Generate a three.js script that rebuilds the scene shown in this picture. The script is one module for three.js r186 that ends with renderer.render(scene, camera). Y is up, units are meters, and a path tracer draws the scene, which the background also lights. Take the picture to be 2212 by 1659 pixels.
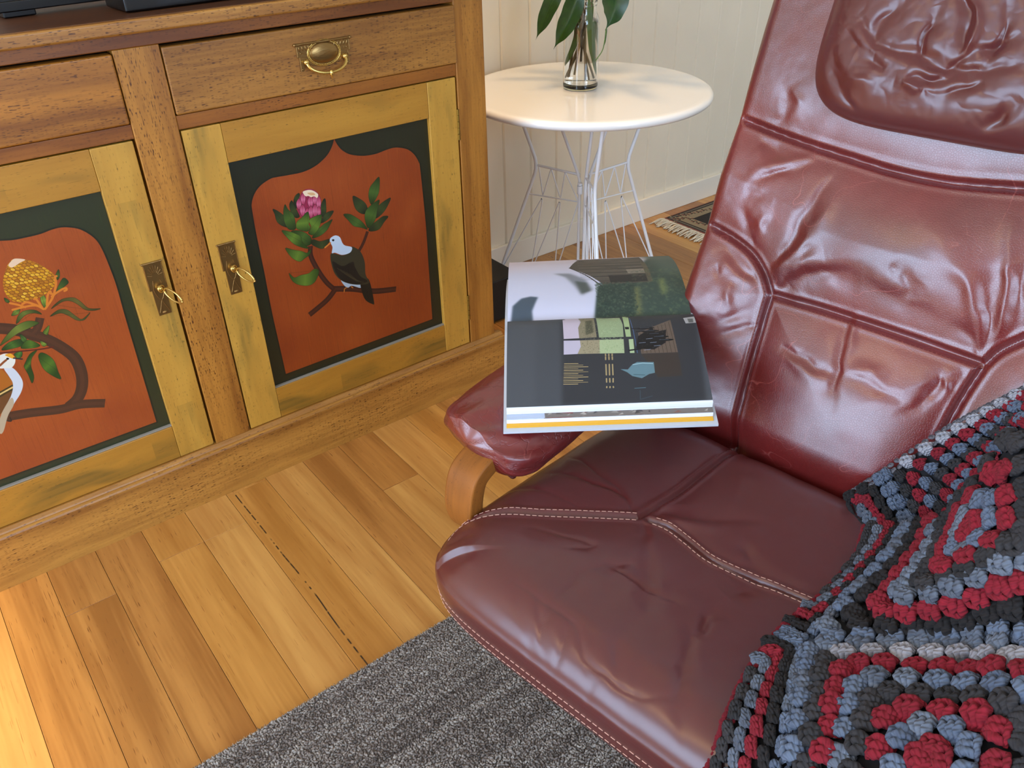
import * as THREE from 'three';
import { RoundedBoxGeometry } from 'three/addons/geometries/RoundedBoxGeometry.js';
import { mergeGeometries } from 'three/addons/utils/BufferGeometryUtils.js';
import { RectAreaLightUniformsLib } from 'three/addons/lights/RectAreaLightUniformsLib.js';

// ---------- camera ----------
const scene = new THREE.Scene();
const camera = new THREE.PerspectiveCamera(49.43, 2212 / 1659, 0.03, 60);
camera.rotation.order = 'YXZ';
camera.rotation.set(-0.57726, -0.6468, -0.02475);
camera.position.set(0, 1.11, 0);
scene.add(camera);

// ---------- sky, sun, window daylight, exposure ----------
RectAreaLightUniformsLib.init();
scene.background = new THREE.Color(0.62, 0.78, 1.0);
scene.backgroundIntensity = 1.6;
const renderer = new THREE.WebGLRenderer();
renderer.toneMapping = THREE.LinearToneMapping;
renderer.toneMappingExposure = 0.9;
renderer.shadowMap.enabled = true;
const sun = new THREE.DirectionalLight(new THREE.Color(1, 0.8, 0.52), 9.0);
sun.position.set(-5.2, 4.02, 0.2); sun.target.position.set(0, 0, 0);
sun.shadow.radius = 5; sun.castShadow = true;
Object.assign(sun.shadow.camera, { left: -5, right: 5, top: 5, bottom: -5, near: 0.1, far: 20 });
scene.add(sun, sun.target);
// area lights set in the unseen windows stand for sky daylight
const DAY = new THREE.Color(0.54, 0.73, 1.0);
function windowLight(name, w, h, pos, look, power) {
  const l = new THREE.RectAreaLight(DAY, power, w, h);
  l.name = name; l.position.set(...pos); l.lookAt(...look); scene.add(l);
}
windowLight('unseen_window_daylight', 2.5, 1.95, [-2.985, 1.38, -0.42], [0, 1.38, -0.42], 11);
windowLight('unseen_window_daylight', 2.2, 1.3, [0.3, 1.55, 2.585], [0.3, 1.55, 0], 9);
const WARM = new THREE.Color(1, 0.62, 0.27);
const UNSEEN_LAMPS = [[0.9, -1.5, 10.5, 0.4, 0.17, 1.38, -1.6], [-1.3, -0.75, 3.9, 1.35, 0.36, -1.3, -0.75], [-1.4, 1.3, 1.6, 1.35, 0.36, -1.4, 1.3]];  // unseen lamps above the view, placed for warm light

// ---------- helpers ----------
let seed = 20240611;
const rnd = () => { seed = (seed + 0x6d2b79f5) | 0; let t = Math.imul(seed ^ (seed >>> 15), 1 | seed); t = (t + Math.imul(t ^ (t >>> 7), 61 | t)) ^ t; return ((t ^ (t >>> 14)) >>> 0) / 4294967296; };
const rr = (a, b) => a + (b - a) * rnd();
const V3 = (x, y, z) => new THREE.Vector3(x, y, z);
const clamp = (x, a = 0, b = 1) => Math.min(b, Math.max(a, x));
const smooth = (a, b, x) => { const t = clamp((x - a) / (b - a)); return t * t * (3 - 2 * t); };
const lerp = (a, b, t) => a + (b - a) * t;
const used = new Map();
function numbered(n) { const k = used.get(n) || 0; used.set(n, k + 1); return k ? n + '_' + String(k).padStart(3, '0') : n; }
function tag(o, label, category, group) { o.userData.label = label; o.userData.category = category; if (group) o.userData.group = group; return o; }
function thing(name, label, category, pos = [0, 0, 0], group) {
  const o = new THREE.Group(); o.name = numbered(name); o.position.set(...pos); scene.add(o); return tag(o, label, category, group);
}
function part(parent, name, geo, mat, label) {
  const m = new THREE.Mesh(geo, mat); m.name = numbered(name); parent.add(m); if (label) m.userData.label = label; return m;
}
function sub(parent, name, label) { const g = new THREE.Group(); g.name = numbered(name); parent.add(g); if (label) g.userData.label = label; return g; }
function struct(name, geo, mat) { const m = geo ? new THREE.Mesh(geo, mat) : new THREE.Group(); m.name = numbered(name); m.userData.kind = 'structure'; scene.add(m); return m; }

// tileable value noise
const HT = new Float32Array(65536); for (let i = 0; i < 65536; i++) HT[i] = rnd();
const hash = (x, y, s) => HT[((x * 73 + y * 12289 + s * 4093 + ((x * y) & 1023) * 7) ^ (x << 5) ^ (y << 9)) & 65535];
function vnoise(x, y, px, py, s = 0) {
  const xi = Math.floor(x), yi = Math.floor(y), fx = x - xi, fy = y - yi, m = (a, p) => ((a % p) + p) % p;
  const x0 = m(xi, px), x1 = m(xi + 1, px), y0 = m(yi, py), y1 = m(yi + 1, py), sx = fx * fx * (3 - 2 * fx), sy = fy * fy * (3 - 2 * fy);
  return lerp(lerp(hash(x0, y0, s), hash(x1, y0, s), sx), lerp(hash(x0, y1, s), hash(x1, y1, s), sx), sy);
}
function fbm(x, y, px, py, oct = 4, s = 0) { let a = 0, g = 0.5, t = 0; for (let i = 0; i < oct; i++) { a += g * vnoise(x, y, px, py, s + i * 17); t += g; x *= 2; y *= 2; px *= 2; py *= 2; g *= 0.5; } return a / t; }
const lin = (hex) => { const c = new THREE.Color(hex); return [c.r, c.g, c.b]; };
const s8 = (v) => { v = clamp(v); return Math.round(255 * (v <= 0.0031308 ? 12.92 * v : 1.055 * Math.pow(v, 1 / 2.4) - 0.055)); };
function dataTex(W, H, fn, { srgb = true, repeat } = {}) {
  const d = new Uint8Array(W * H * 4);
  for (let j = 0, o = 0; j < H; j++) for (let i = 0; i < W; i++, o += 4) {
    const c = fn(i / W, j / H, i, j);
    if (typeof c === 'number') { d[o] = d[o + 1] = d[o + 2] = Math.round(255 * clamp(c)); } else if (srgb) { d[o] = s8(c[0]); d[o + 1] = s8(c[1]); d[o + 2] = s8(c[2]); } else { d[o] = 255 * clamp(c[0]); d[o + 1] = 255 * clamp(c[1]); d[o + 2] = 255 * clamp(c[2]); }
    d[o + 3] = 255;
  }
  const t = new THREE.DataTexture(d, W, H); t.wrapS = t.wrapT = THREE.RepeatWrapping; t.magFilter = THREE.LinearFilter; t.minFilter = THREE.LinearMipmapLinearFilter; t.generateMipmaps = true;
  if (srgb) t.colorSpace = THREE.SRGBColorSpace; if (repeat) t.repeat.set(...repeat); t.needsUpdate = true; return t;
}
const mix3 = (a, b, t) => [lerp(a[0], b[0], t), lerp(a[1], b[1], t), lerp(a[2], b[2], t)];
// wood whose grain runs along v; the tile is mu x mv metres
function woodTex({ W = 1024, H = 1024, mu = 0.5, mv = 0.5, light, dark, pore, poreAmount = 0.5, poreLen = 14, streak = 1, blotch = 0.3, stain, stainAmount = 0, veins = 0, s = 0 }) {
  const L = lin(light), D = lin(dark), P = lin(pore), ST = stain ? lin(stain) : null;
  const kx = Math.max(2, Math.round(mu / 0.03)), ky = Math.max(1, Math.round(mv / 0.45));
  const fx = Math.round(W / 1.7), fy = Math.max(2, Math.round(H / poreLen));
  return dataTex(W, H, (x, y) => {
    const warp = (fbm(x * 3, y * 3, 3, 3, 2, s + 5) - 0.5) * 1.2;
    const st = fbm(x * kx + warp, y * ky, kx, ky, 5, s);
    const fine = vnoise(x * kx * 9, y * ky * 5, kx * 9, ky * 5, s + 3);
    const bl = fbm(x * 2, y * 2, 2, 2, 3, s + 9);
    let t = clamp(0.5 + (st - 0.5) * 2.0 * streak + (fine - 0.5) * 0.42 * streak + (bl - 0.5) * 2 * blotch);
    let c = mix3(D, L, t);
    const pn = vnoise(x * fx, y * fy, fx, fy, s + 31), reg = smooth(0.3, 0.75, fbm(x * kx, y * ky * 2, kx, ky * 2, 3, s + 41));
    const p = smooth(1 - 0.42 * poreAmount, 1.02 - 0.2 * poreAmount, pn) * (0.25 + 0.75 * reg);
    c = mix3(c, P, clamp(p));
    for (let q = 0; q < veins; q++) { const vx = (0.13 + q * 0.317) % 1, dx = Math.abs(((x - vx + (fbm(y * 3, q, 3, 9, 4, s + 71) - 0.5) * 0.12 + 1.5) % 1) - 0.5); c = mix3(c, [0.02, 0.012, 0.008], smooth(0.0075, 0.002, dx) * smooth(0.5, 0.56, fbm(y * 5, q * 3.1, 5, 9, 3, s + 73)) * smooth(0.25, 0.6, vnoise(y * 260, q, 260, 9, s + 79))); }
    if (ST) c = mix3(c, ST, stainAmount * smooth(0.52, 0.75, fbm(x * kx * 0.5 + warp, y * ky * 1.5, Math.ceil(kx * 0.5), Math.ceil(ky * 1.5), 4, s + 57)) * (0.4 + 0.6 * fine));
    return c;
  }, { repeat: [1 / mu, 1 / mv] });
}
const std = (o) => new THREE.MeshPhysicalMaterial(o);
function uvPlanar(g, grain, off) {
  const p = g.attributes.position, n = g.attributes.normal, uv = new Float32Array(p.count * 2), ax = { x: 0, y: 1, z: 2 }[grain], ou = off ? off[0] : rnd() * 3, ov = off ? off[1] : rnd() * 3;
  const P = [0, 0, 0], N = [0, 0, 0];
  for (let i = 0; i < p.count; i++) {
    P[0] = p.getX(i); P[1] = p.getY(i); P[2] = p.getZ(i); N[0] = Math.abs(n.getX(i)); N[1] = Math.abs(n.getY(i)); N[2] = Math.abs(n.getZ(i));
    const k = N[0] > N[1] && N[0] > N[2] ? 0 : N[1] > N[2] ? 1 : 2, in2 = [0, 1, 2].filter((a) => a !== k);
    const al = in2.includes(ax) ? ax : in2[1], ac = in2.find((a) => a !== al);
    uv[2 * i] = P[ac] + ou; uv[2 * i + 1] = P[al] + ov;
  }
  g.setAttribute('uv', new THREE.BufferAttribute(uv, 2)); return g;
}
// a board with eased edges; x0..x1 etc. in its parent's frame
function board(x0, x1, y0, y1, z0, z1, grain, r = 0.0015, seg = 2) {
  const w = x1 - x0, h = y1 - y0, d = z1 - z0;
  const g = uvPlanar(new RoundedBoxGeometry(w, h, d, seg, Math.min(r, w / 2.1, h / 2.1, d / 2.1)), grain);
  g.translate((x0 + x1) / 2, (y0 + y1) / 2, (z0 + z1) / 2); return g;
}
function boxAt(x0, x1, y0, y1, z0, z1, grain = 'x') { const g = uvPlanar(new THREE.BoxGeometry(x1 - x0, y1 - y0, z1 - z0), grain); g.translate((x0 + x1) / 2, (y0 + y1) / 2, (z0 + z1) / 2); return g; }
function tube(pts, r, seg = 24, rad = 8, closed = false, tension = 0.5) {
  const c = new THREE.CatmullRomCurve3(pts.map((p) => (p.isVector3 ? p : V3(...p))), closed, 'catmullrom', tension); return new THREE.TubeGeometry(c, seg, r, rad, closed);
}
function rod(a, b, r, rad = 8) { const A = V3(...a), B = V3(...b), d = B.clone().sub(A), g = new THREE.CylinderGeometry(r, r, d.length(), rad); g.applyQuaternion(new THREE.Quaternion().setFromUnitVectors(V3(0, 1, 0), d.normalize())); g.translate((A.x + B.x) / 2, (A.y + B.y) / 2, (A.z + B.z) / 2); return g; }
// polyline in straight pieces with soft bends and capped ends
function bent(pts, r, rad = 10, soft = 0.02) {
  const P = pts.map((p) => V3(...p)), path = new THREE.CurvePath(); let prev = P[0];
  for (let i = 1; i < P.length - 1; i++) { const a = P[i].clone().sub(P[i - 1]).setLength(Math.min(soft, P[i].distanceTo(P[i - 1]) * 0.45)), b = P[i + 1].clone().sub(P[i]).setLength(Math.min(soft, P[i].distanceTo(P[i + 1]) * 0.45)); const q0 = P[i].clone().sub(a), q1 = P[i].clone().add(b); path.add(new THREE.LineCurve3(prev, q0)); path.add(new THREE.QuadraticBezierCurve3(q0, P[i], q1)); prev = q1; }
  path.add(new THREE.LineCurve3(prev, P[P.length - 1]));
  return new THREE.TubeGeometry(path, Math.max(20, P.length * 14), r, rad, false);
}
// a grid surface from f(i/n, j/m) -> Vector3; uvf gives uv
function sheet(n, m, f, uvf, flip = false) {
  const pos = new Float32Array((n + 1) * (m + 1) * 3), uv = new Float32Array((n + 1) * (m + 1) * 2), idx = [];
  for (let j = 0, k = 0; j <= m; j++) for (let i = 0; i <= n; i++, k++) { const p = f(i / n, j / m); pos[3 * k] = p.x; pos[3 * k + 1] = p.y; pos[3 * k + 2] = p.z; const t = uvf ? uvf(i / n, j / m, p) : [i / n, j / m]; uv[2 * k] = t[0]; uv[2 * k + 1] = t[1]; }
  for (let j = 0; j < m; j++) for (let i = 0; i < n; i++) { const a = j * (n + 1) + i, b = a + 1, c = a + n + 1, d = c + 1; flip ? idx.push(a, c, b, b, c, d) : idx.push(a, b, c, b, d, c); }
  const g = new THREE.BufferGeometry(); g.setAttribute('position', new THREE.BufferAttribute(pos, 3)); g.setAttribute('uv', new THREE.BufferAttribute(uv, 2)); g.setIndex(idx); g.computeVertexNormals(); return g;
}
const merge = (list) => mergeGeometries(list.map((g) => { const q = g.index ? g.toNonIndexed() : g; for (const k of Object.keys(q.attributes)) if (!['position', 'normal', 'uv'].includes(k)) q.deleteAttribute(k); return q; }), false);

// ---------- the room ----------
const ZW = -1.905, X0 = -3, X1 = 3.4, Z1 = 2.6, YC = 2.7;
const paintTone = (hex, s) => dataTex(256, 256, (x, y) => mix3(lin(hex), lin(hex).map((v) => v * 0.93), fbm(x * 6, y * 6, 6, 6, 4, s)), { repeat: [1.3, 1.3] });
const M = {};
M.wall = std({ map: paintTone('#efe3cc', 3), roughness: 0.55, specularIntensity: 0.5 });
M.plaster = std({ color: '#e9e0cf', roughness: 0.9 });
M.ceiling = std({ color: '#efebe2', roughness: 0.95 });
M.trim = std({ color: '#f0e8d8', roughness: 0.4 });
M.glass = std({ color: '#ffffff', transmission: 1, thickness: 0, roughness: 0, ior: 1.5 });
M.floorBase = std({ color: '#2a190c', roughness: 0.9 });

// floor: boards of one width running away from the cabinet, each its own piece
const floorTex = [
  woodTex({ W: 512, H: 2048, mu: 0.25, mv: 1.6, veins: 2, light: '#cd9449', dark: '#ae7532', pore: '#8a5424', poreAmount: 0.32, poreLen: 40, streak: 0.9, blotch: 0.22, s: 101 }),
  woodTex({ W: 512, H: 2048, mu: 0.25, mv: 1.6, light: '#d29d54', dark: '#b47b3a', pore: '#945f2c', poreAmount: 0.3, poreLen: 50, streak: 0.8, blotch: 0.25, s: 151 }),
  woodTex({ W: 512, H: 2048, mu: 0.25, mv: 1.6, veins: 1, light: '#c18743', dark: '#9d662d', pore: '#75441d', poreAmount: 0.35, poreLen: 36, streak: 1, blotch: 0.2, s: 197 })];
const floorMats = [];
for (const t of floorTex) for (const k of [1, 0.97]) floorMats.push(std({ map: t, color: new THREE.Color(k, k * (k < 1 ? 0.985 : 1), k * (k < 1 ? 0.96 : 1)), roughness: 0.36, clearcoat: 0.25, clearcoatRoughness: 0.28 }));
const floor = struct('floor', boxAt(X0 - 0.15, X1 + 0.15, -0.12, -0.018, ZW - 0.15, Z1 + 0.15), M.floorBase);
{
  const bw = 0.08565, ox = 0.2356, k0 = Math.ceil((X0 - ox) / bw), k1 = Math.floor((X1 - ox) / bw);
  // joints seen in the photograph: column -> distances from the cabinet wall
  const joints = { '-1': [-1.3], '-3': [-1.27], 4: [-1.213], 0: [-1.3], 8: [-1.62], 10: [-1.38], 6: [-0.4], 2: [-0.3] };
  for (let k = k0 - 1; k <= k1; k++) {
    const x0 = Math.max(X0, ox + k * bw), x1 = Math.min(X1, ox + (k + 1) * bw); if (x1 - x0 < 0.01) continue;
    const seen = k >= -6 && k <= 24, cuts = [ZW + 0.002];
    for (const j of joints[k] || []) cuts.push(j);
    if (seen && !joints[k]) cuts.push(rr(-1.75, -0.3));
    let z = Math.max(...cuts); while (seen ? z < 0.6 : false) { z += rr(0.9, 1.7); if (z < Z1 - 0.2) cuts.push(z); }
    cuts.push(Z1 - 0.002); cuts.sort((a, b) => a - b);
    for (let i = 0; i + 1 < cuts.length; i++) {
      let mi = Math.floor(rnd() * floorMats.length); if (k === 4 && cuts[i] < -1.3) mi = 5; if (k === 4 && cuts[i] > -1.3) mi = 3; if (k === 5) mi = 2; if (k === 1 || k === 2) mi = k === 1 ? 1 : 2;
      part(floor, 'plank', board(x0 + 0.0003, x1 - 0.0003, -0.018, 0, cuts[i] + 0.0003, cuts[i + 1] - 0.0003, 'z', 0.0007, 1), floorMats[mi]);
    }
  }
}
// back wall of vee-jointed boards, each board its own piece
const wallBack = struct('wall_back', boxAt(X0 - 0.15, X1 + 0.15, 0, YC, ZW - 0.15, ZW - 0.014), M.plaster);
{
  const bw = 0.0994, ox = 1.2818 * 1.11 + 0.007;
  for (let k = Math.ceil((X0 - ox) / bw) - 1; ox + k * bw < X1; k++) {
    const x0 = Math.max(X0, ox + k * bw), x1 = Math.min(X1, ox + (k + 1) * bw); if (x1 - x0 < 0.012) continue;
    const sh = new THREE.Shape(); const c = 0.0046, e = 0.0001, T = 0.014;
    sh.moveTo(x0 + e, 0); sh.lineTo(x1 - e, 0); sh.lineTo(x1 - e, T - c); sh.lineTo(x1 - c, T); sh.lineTo(x0 + c, T); sh.lineTo(x0 + e, T - c); sh.closePath();
    const g = new THREE.ExtrudeGeometry(sh, { depth: YC, bevelEnabled: false }); g.rotateX(-Math.PI / 2); g.scale(1, 1, -1); g.translate(0, 0, ZW - T);
    const p = g.attributes.position; const q = g.toNonIndexed ? g : g; // mirrored: turn the faces back
    const ia = q.attributes.position.array; for (let i = 0; i < ia.length; i += 9) for (let c2 = 0; c2 < 3; c2++) { const t = ia[i + 3 + c2]; ia[i + 3 + c2] = ia[i + 6 + c2]; ia[i + 6 + c2] = t; }
    q.computeVertexNormals(); uvPlanar(q, 'y'); part(wallBack, 'wall_board', q, M.wall);
  }
}
struct('baseboard_back', board(1.03 - 4, X1, 0, 0.0745, ZW + 0.0003, ZW + 0.0128, 'x', 0.002), M.trim);
// side walls, front wall and ceiling, with openings for unseen windows
function wallWithHole(name, a0, a1, hole, place) {
  const w = struct(name);
  const [h0, h1, y0, y1] = hole; for (const r of [[a0, h0, 0, YC], [h1, a1, 0, YC], [h0, h1, 0, y0], [h0, h1, y1, YC]]) part(w, 'wall_panel', place(...r), M.plaster);
  return w;
}
const LW = [-1.7, 0.86, 0.38, 2.38];
wallWithHole('wall_left', ZW, Z1, LW, (a, b, c, d) => boxAt(X0 - 0.15, X0, c, d, a, b, 'y'));
const FW = [-0.82, 1.42, 0.88, 2.22];
wallWithHole('wall_front', X0 - 0.15, X1 + 0.15, FW, (a, b, c, d) => boxAt(a, b, c, d, Z1, Z1 + 0.15, 'y'));
struct('wall_right', boxAt(X1, X1 + 0.15, 0, YC, ZW, Z1, 'y'), M.plaster);
struct('ceiling', boxAt(X0 - 0.15, X1 + 0.15, YC, YC + 0.12, ZW - 0.15, Z1 + 0.15), M.ceiling);
{
  const w1 = struct('unseen_window_1'), [a, b, c, d] = LW, X = X0 - 0.09;  // unseen left window, placed to give the leather its cool reflections
  for (const [p, q, r, s] of [[a, a + 0.05, c, d], [b - 0.05, b, c, d], [a, b, c, c + 0.05], [a, b, d - 0.05, d], [-0.45, -0.39, c, d]]) part(w1, 'window_frame', boxAt(X - 0.03, X + 0.03, r, s, p, q, 'y'), M.trim);
  part(w1, 'window_pane', boxAt(X - 0.002, X + 0.002, c + 0.05, d - 0.05, a + 0.05, -0.45), M.glass); part(w1, 'window_pane', boxAt(X - 0.002, X + 0.002, c + 0.05, d - 0.05, -0.39, b - 0.05), M.glass);
  const w2 = struct('unseen_window_2'), [e, f, g, h] = FW, Z = Z1 + 0.09;  // unseen window behind the camera, lights the table edge and cabinet front
  for (const [p, q, r, s] of [[e, e + 0.05, g, h], [f - 0.05, f, g, h], [e, f, g, g + 0.05], [e, f, h - 0.05, h], [0.27, 0.33, g, h]]) part(w2, 'window_frame', boxAt(p, q, r, s, Z - 0.03, Z + 0.03, 'y'), M.trim);
  part(w2, 'window_pane', boxAt(e + 0.05, 0.27, g + 0.05, h - 0.05, Z - 0.002, Z + 0.002), M.glass); part(w2, 'window_pane', boxAt(0.33, f - 0.05, g + 0.05, h - 0.05, Z - 0.002, Z + 0.002), M.glass);
}
struct('garden_ground', boxAt(-30, 30, -0.5, -0.4, -30, 30), std({ color: '#6f7d4c', roughness: 1 }));
// unseen ceiling lamps: one lights the table, two warm the room
M.lampShell = std({ color: '#d8d6d0', roughness: 0.4, metalness: 0.3 });
M.lampGlow = std({ color: '#fff2d8', emissive: WARM, emissiveIntensity: 2, roughness: 0.6 });
UNSEEN_LAMPS.forEach(([x, z, power, cone, rad, tx, tz], i) => {
  const t = thing('unseen_ceiling_lamp', ['unseen round ceiling lamp above the view, warmly lighting the wire table', 'unseen round ceiling lamp on the left, warming the cabinet and floor', 'unseen round ceiling lamp behind the viewer, warming the room'][i], 'lamp', [x, YC, z]);
  const pr = [[0, -0.004], [0.17, -0.004], [0.182, -0.012], [0.182, -0.03], [0.17, -0.034], [0.168, -0.028], [0, -0.028]].map((p) => new THREE.Vector2(...p));
  part(t, 'lamp_housing', new THREE.LatheGeometry(pr, 48).scale(rad / 0.17, 1, rad / 0.17), M.lampShell);
  part(t, 'lamp_diffuser', new THREE.CylinderGeometry(rad * 0.976, rad * 0.976, 0.006, 48).translate(0, -0.034, 0), M.lampGlow);
  const l = new THREE.SpotLight(WARM, power, 8, cone, 0.8, 2); l.name = 'unseen_lamp_light'; l.position.set(x, YC - 0.06, z); l.target.position.set(tx, 0.6, tz); l.shadow.radius = rad * 50; l.castShadow = true; scene.add(l, l.target);
});

// ---------- the painted cabinet ----------
const brownTex = (s, light = '#bf893d', dark = '#8a5820', pa = 0.62) => woodTex({ W: 1024, H: 1024, mu: 0.42, mv: 0.42, light, dark, pore: '#55300f', poreAmount: pa, poreLen: 15, streak: 0.8, blotch: 0.28, s });
const yellowTex = (s) => woodTex({ W: 1024, H: 1024, mu: 0.4, mv: 0.4, light: '#cc9c40', dark: '#b07f2d', pore: '#6a5222', poreAmount: 0.34, poreLen: 20, streak: 0.5, blotch: 0.3, stain: '#5d5527', stainAmount: 0.8, s });
const satin = { roughness: 0.42, clearcoat: 0.18, clearcoatRoughness: 0.3 };
const tBrown = brownTex(301), tBrown2 = brownTex(341, '#b37c34', '#80511d', 0.72), tYellow = yellowTex(371);
M.brown = std({ map: tBrown, ...satin }); M.brownPlain = std({ map: tBrown, color: '#fbf0d6', ...satin }); M.drawerWood = std({ map: tBrown2, ...satin }); M.railWood = std({ map: tBrown, color: '#cfb083', ...satin });
M.yellow = std({ map: tYellow, ...satin }); M.yellowB = std({ map: tYellow, color: '#e8dcc0', ...satin });
M.topWood = std({ map: tBrown, color: '#77614c', roughness: 0.5 });
M.inside = std({ color: '#3a2414', roughness: 0.9 });
M.brass = std({ color: '#d6b768', metalness: 0.92, roughness: 0.24 }); M.oldBrass = std({ color: '#937445', metalness: 0.88, roughness: 0.32, bumpMap: dataTex(128, 128, (x, y) => fbm(x * 12, y * 12, 12, 12, 3, 77), { srgb: false }), bumpScale: 0.0004 });
M.hinge = std({ color: '#8f7433', metalness: 0.9, roughness: 0.45 });
function artRight(blob,leaf,line){
blob([60,896,57,751,54,613,55,421,54,289,56,196,60,165,77,134,105,110,144,95,169,94,218,97,276,98,329,86,376,60,403,30,416,3,416,3,425,27,443,53,475,76,528,92,582,96,625,91,663,89,696,96,729,111,755,137,772,171,776,202,781,430,778,636,775,892],'field');
line([255,388,250,430,271,499,298,558,329,601],'#3a1a10',20);
line([321,594,407,622,501,663,607,687],'#3a1a10',25);
line([332,597,286,634,203,672],'#3a1a10',23);
line([506,396,481,439,453,472],'#3a1a10',13);
leaf([133,207,150,218,170,242,170,267,175,289,152,274,139,254,137,229],'#1c2412','#36421c');
leaf([246,175,228,179,217,200,220,226,238,218],'#1c2412','#36421c');
leaf([211,193,218,213,226,240,231,262,214,261,201,237,199,208],'#1c2412','#36421c');
leaf([345,219,344,253,338,277,319,285,320,251,333,225],'#1c2412','#36421c');
leaf([372,275,352,298,328,308,311,308,322,290,343,274],'#1c2412','#36421c');
leaf([362,307,348,327,332,344,303,358,267,359,288,336,318,319,341,312],'#20320f','#435f22');
leaf([188,309,213,312,241,328,263,355,259,380,236,382,223,357,206,327],'#20320f','#435f22');
leaf([152,297,180,307,203,322,222,339,226,366,247,394,230,390,195,366,174,339],'#2a4213','#5f7c28');
leaf([259,378,270,364,299,381,342,382,327,400,303,413,278,399],'#1c2412','#36421c');
leaf([154,368,184,383,216,398,236,411,255,401,247,421,223,431,204,438,184,426,167,404],'#2a4213','#5f7c28');
leaf([150,471,168,495,195,494,230,496,255,485,273,496,265,520,245,542,217,546,180,530,157,505],'#2a4213','#5f7c28');
leaf([585,189,583,226,572,258,539,291,529,257,538,224,559,204],'#20320f','#435f22');
leaf([461,238,487,253,512,280,518,308,502,321,480,309,464,284],'#1c2412','#36421c');
leaf([411,300,438,305,463,325,488,351,507,387,480,373,449,358,430,331],'#20320f','#435f22');
leaf([625,284,614,308,586,337,550,352,557,320,576,299],'#1c2412','#36421c');
leaf([574,280,562,317,544,361,512,384,502,355,504,320,523,299],'#20320f','#435f22');
leaf([607,359,586,377,559,401,529,402,511,393,528,375,559,361,584,352],'#1c2412','#36421c');
blob([264,167,280,165,302,172,319,191,327,219,322,248,315,279,280,279,251,269,235,263,226,227,231,208,249,180],'#8e2444');
leaf([241,192,247,209,242,228,233,235,227,222,228,205],'#a02a4c','#cc6c8c');
leaf([261,175,267,193,261,214,253,222,247,208,248,189],'#a02a4c','#cc6c8c');
leaf([288,193,295,212,289,234,280,242,273,227,274,207],'#a02a4c','#cc6c8c');
leaf([307,192,314,209,309,229,300,236,294,223,295,205],'#a02a4c','#cc6c8c');
leaf([321,201,326,223,320,248,312,258,307,242,309,219],'#a02a4c','#cc6c8c');
leaf([251,218,258,237,252,257,243,264,237,250,238,231],'#a02a4c','#cc6c8c');
leaf([268,236,273,252,269,269,261,276,255,264,256,247],'#a02a4c','#cc6c8c');
leaf([283,231,289,250,283,272,275,280,270,266,271,246],'#a02a4c','#cc6c8c');
leaf([301,229,308,249,302,271,293,279,286,264,288,244],'#a02a4c','#cc6c8c');
leaf([315,241,319,257,315,275,308,282,304,270,305,254],'#a02a4c','#cc6c8c');
blob([262,170,293,172,318,193,313,208,302,199,289,199,279,192,269,191,262,181],'#e8d3b4');
blob([277,180,300,184,307,194,290,192],'#d3a877');
leaf([265,251,270,272,263,300,268,314,254,327,230,318,211,302,217,279,238,268],'#2a4213','#5f7c28');
leaf([182,201,191,222,208,247,211,277,206,305,181,299,169,270,170,233],'#20320f','#435f22');
leaf([320,277,313,305,298,330,273,347,255,334,270,314,265,288,284,278],'#2a4213','#5f7c28');
blob([361,564,397,595,443,614,441,628,405,607,385,609,369,590],'#a9bccf');
blob([445,600,484,603,496,712,485,717,454,681],'#16150f');
blob([339,443,330,458,331,495,339,534,362,569,397,595,443,614,484,618,473,576,476,520,462,470,428,440,416,461,382,464],'#34301f');
blob([336,478,376,509,424,505,430,530,448,577,478,608,443,610,388,588,351,547],'#1b1610');
line([352,511,384,548,431,596],'#3a3220',2);
line([365,521,396,559,438,599],'#3a3220',2);
line([377,531,408,569,445,602],'#3a3220',2);
line([390,542,420,579,453,606],'#3a3220',2);
line([403,552,432,590,460,609],'#3a3220',2);
blob([338,394,342,380,363,374,382,386,390,413,400,427,428,443,418,462,383,463,353,445,339,442,345,418],'#bccde0');
line([339,399,314,411],'#c9772c',6);
blob([347,389,353,387,358,392,352,396],'#1c120c');
line([382,607,371,610,367,623],'#b5702a',4);
line([402,610,408,617],'#b5702a',4);
}
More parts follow.
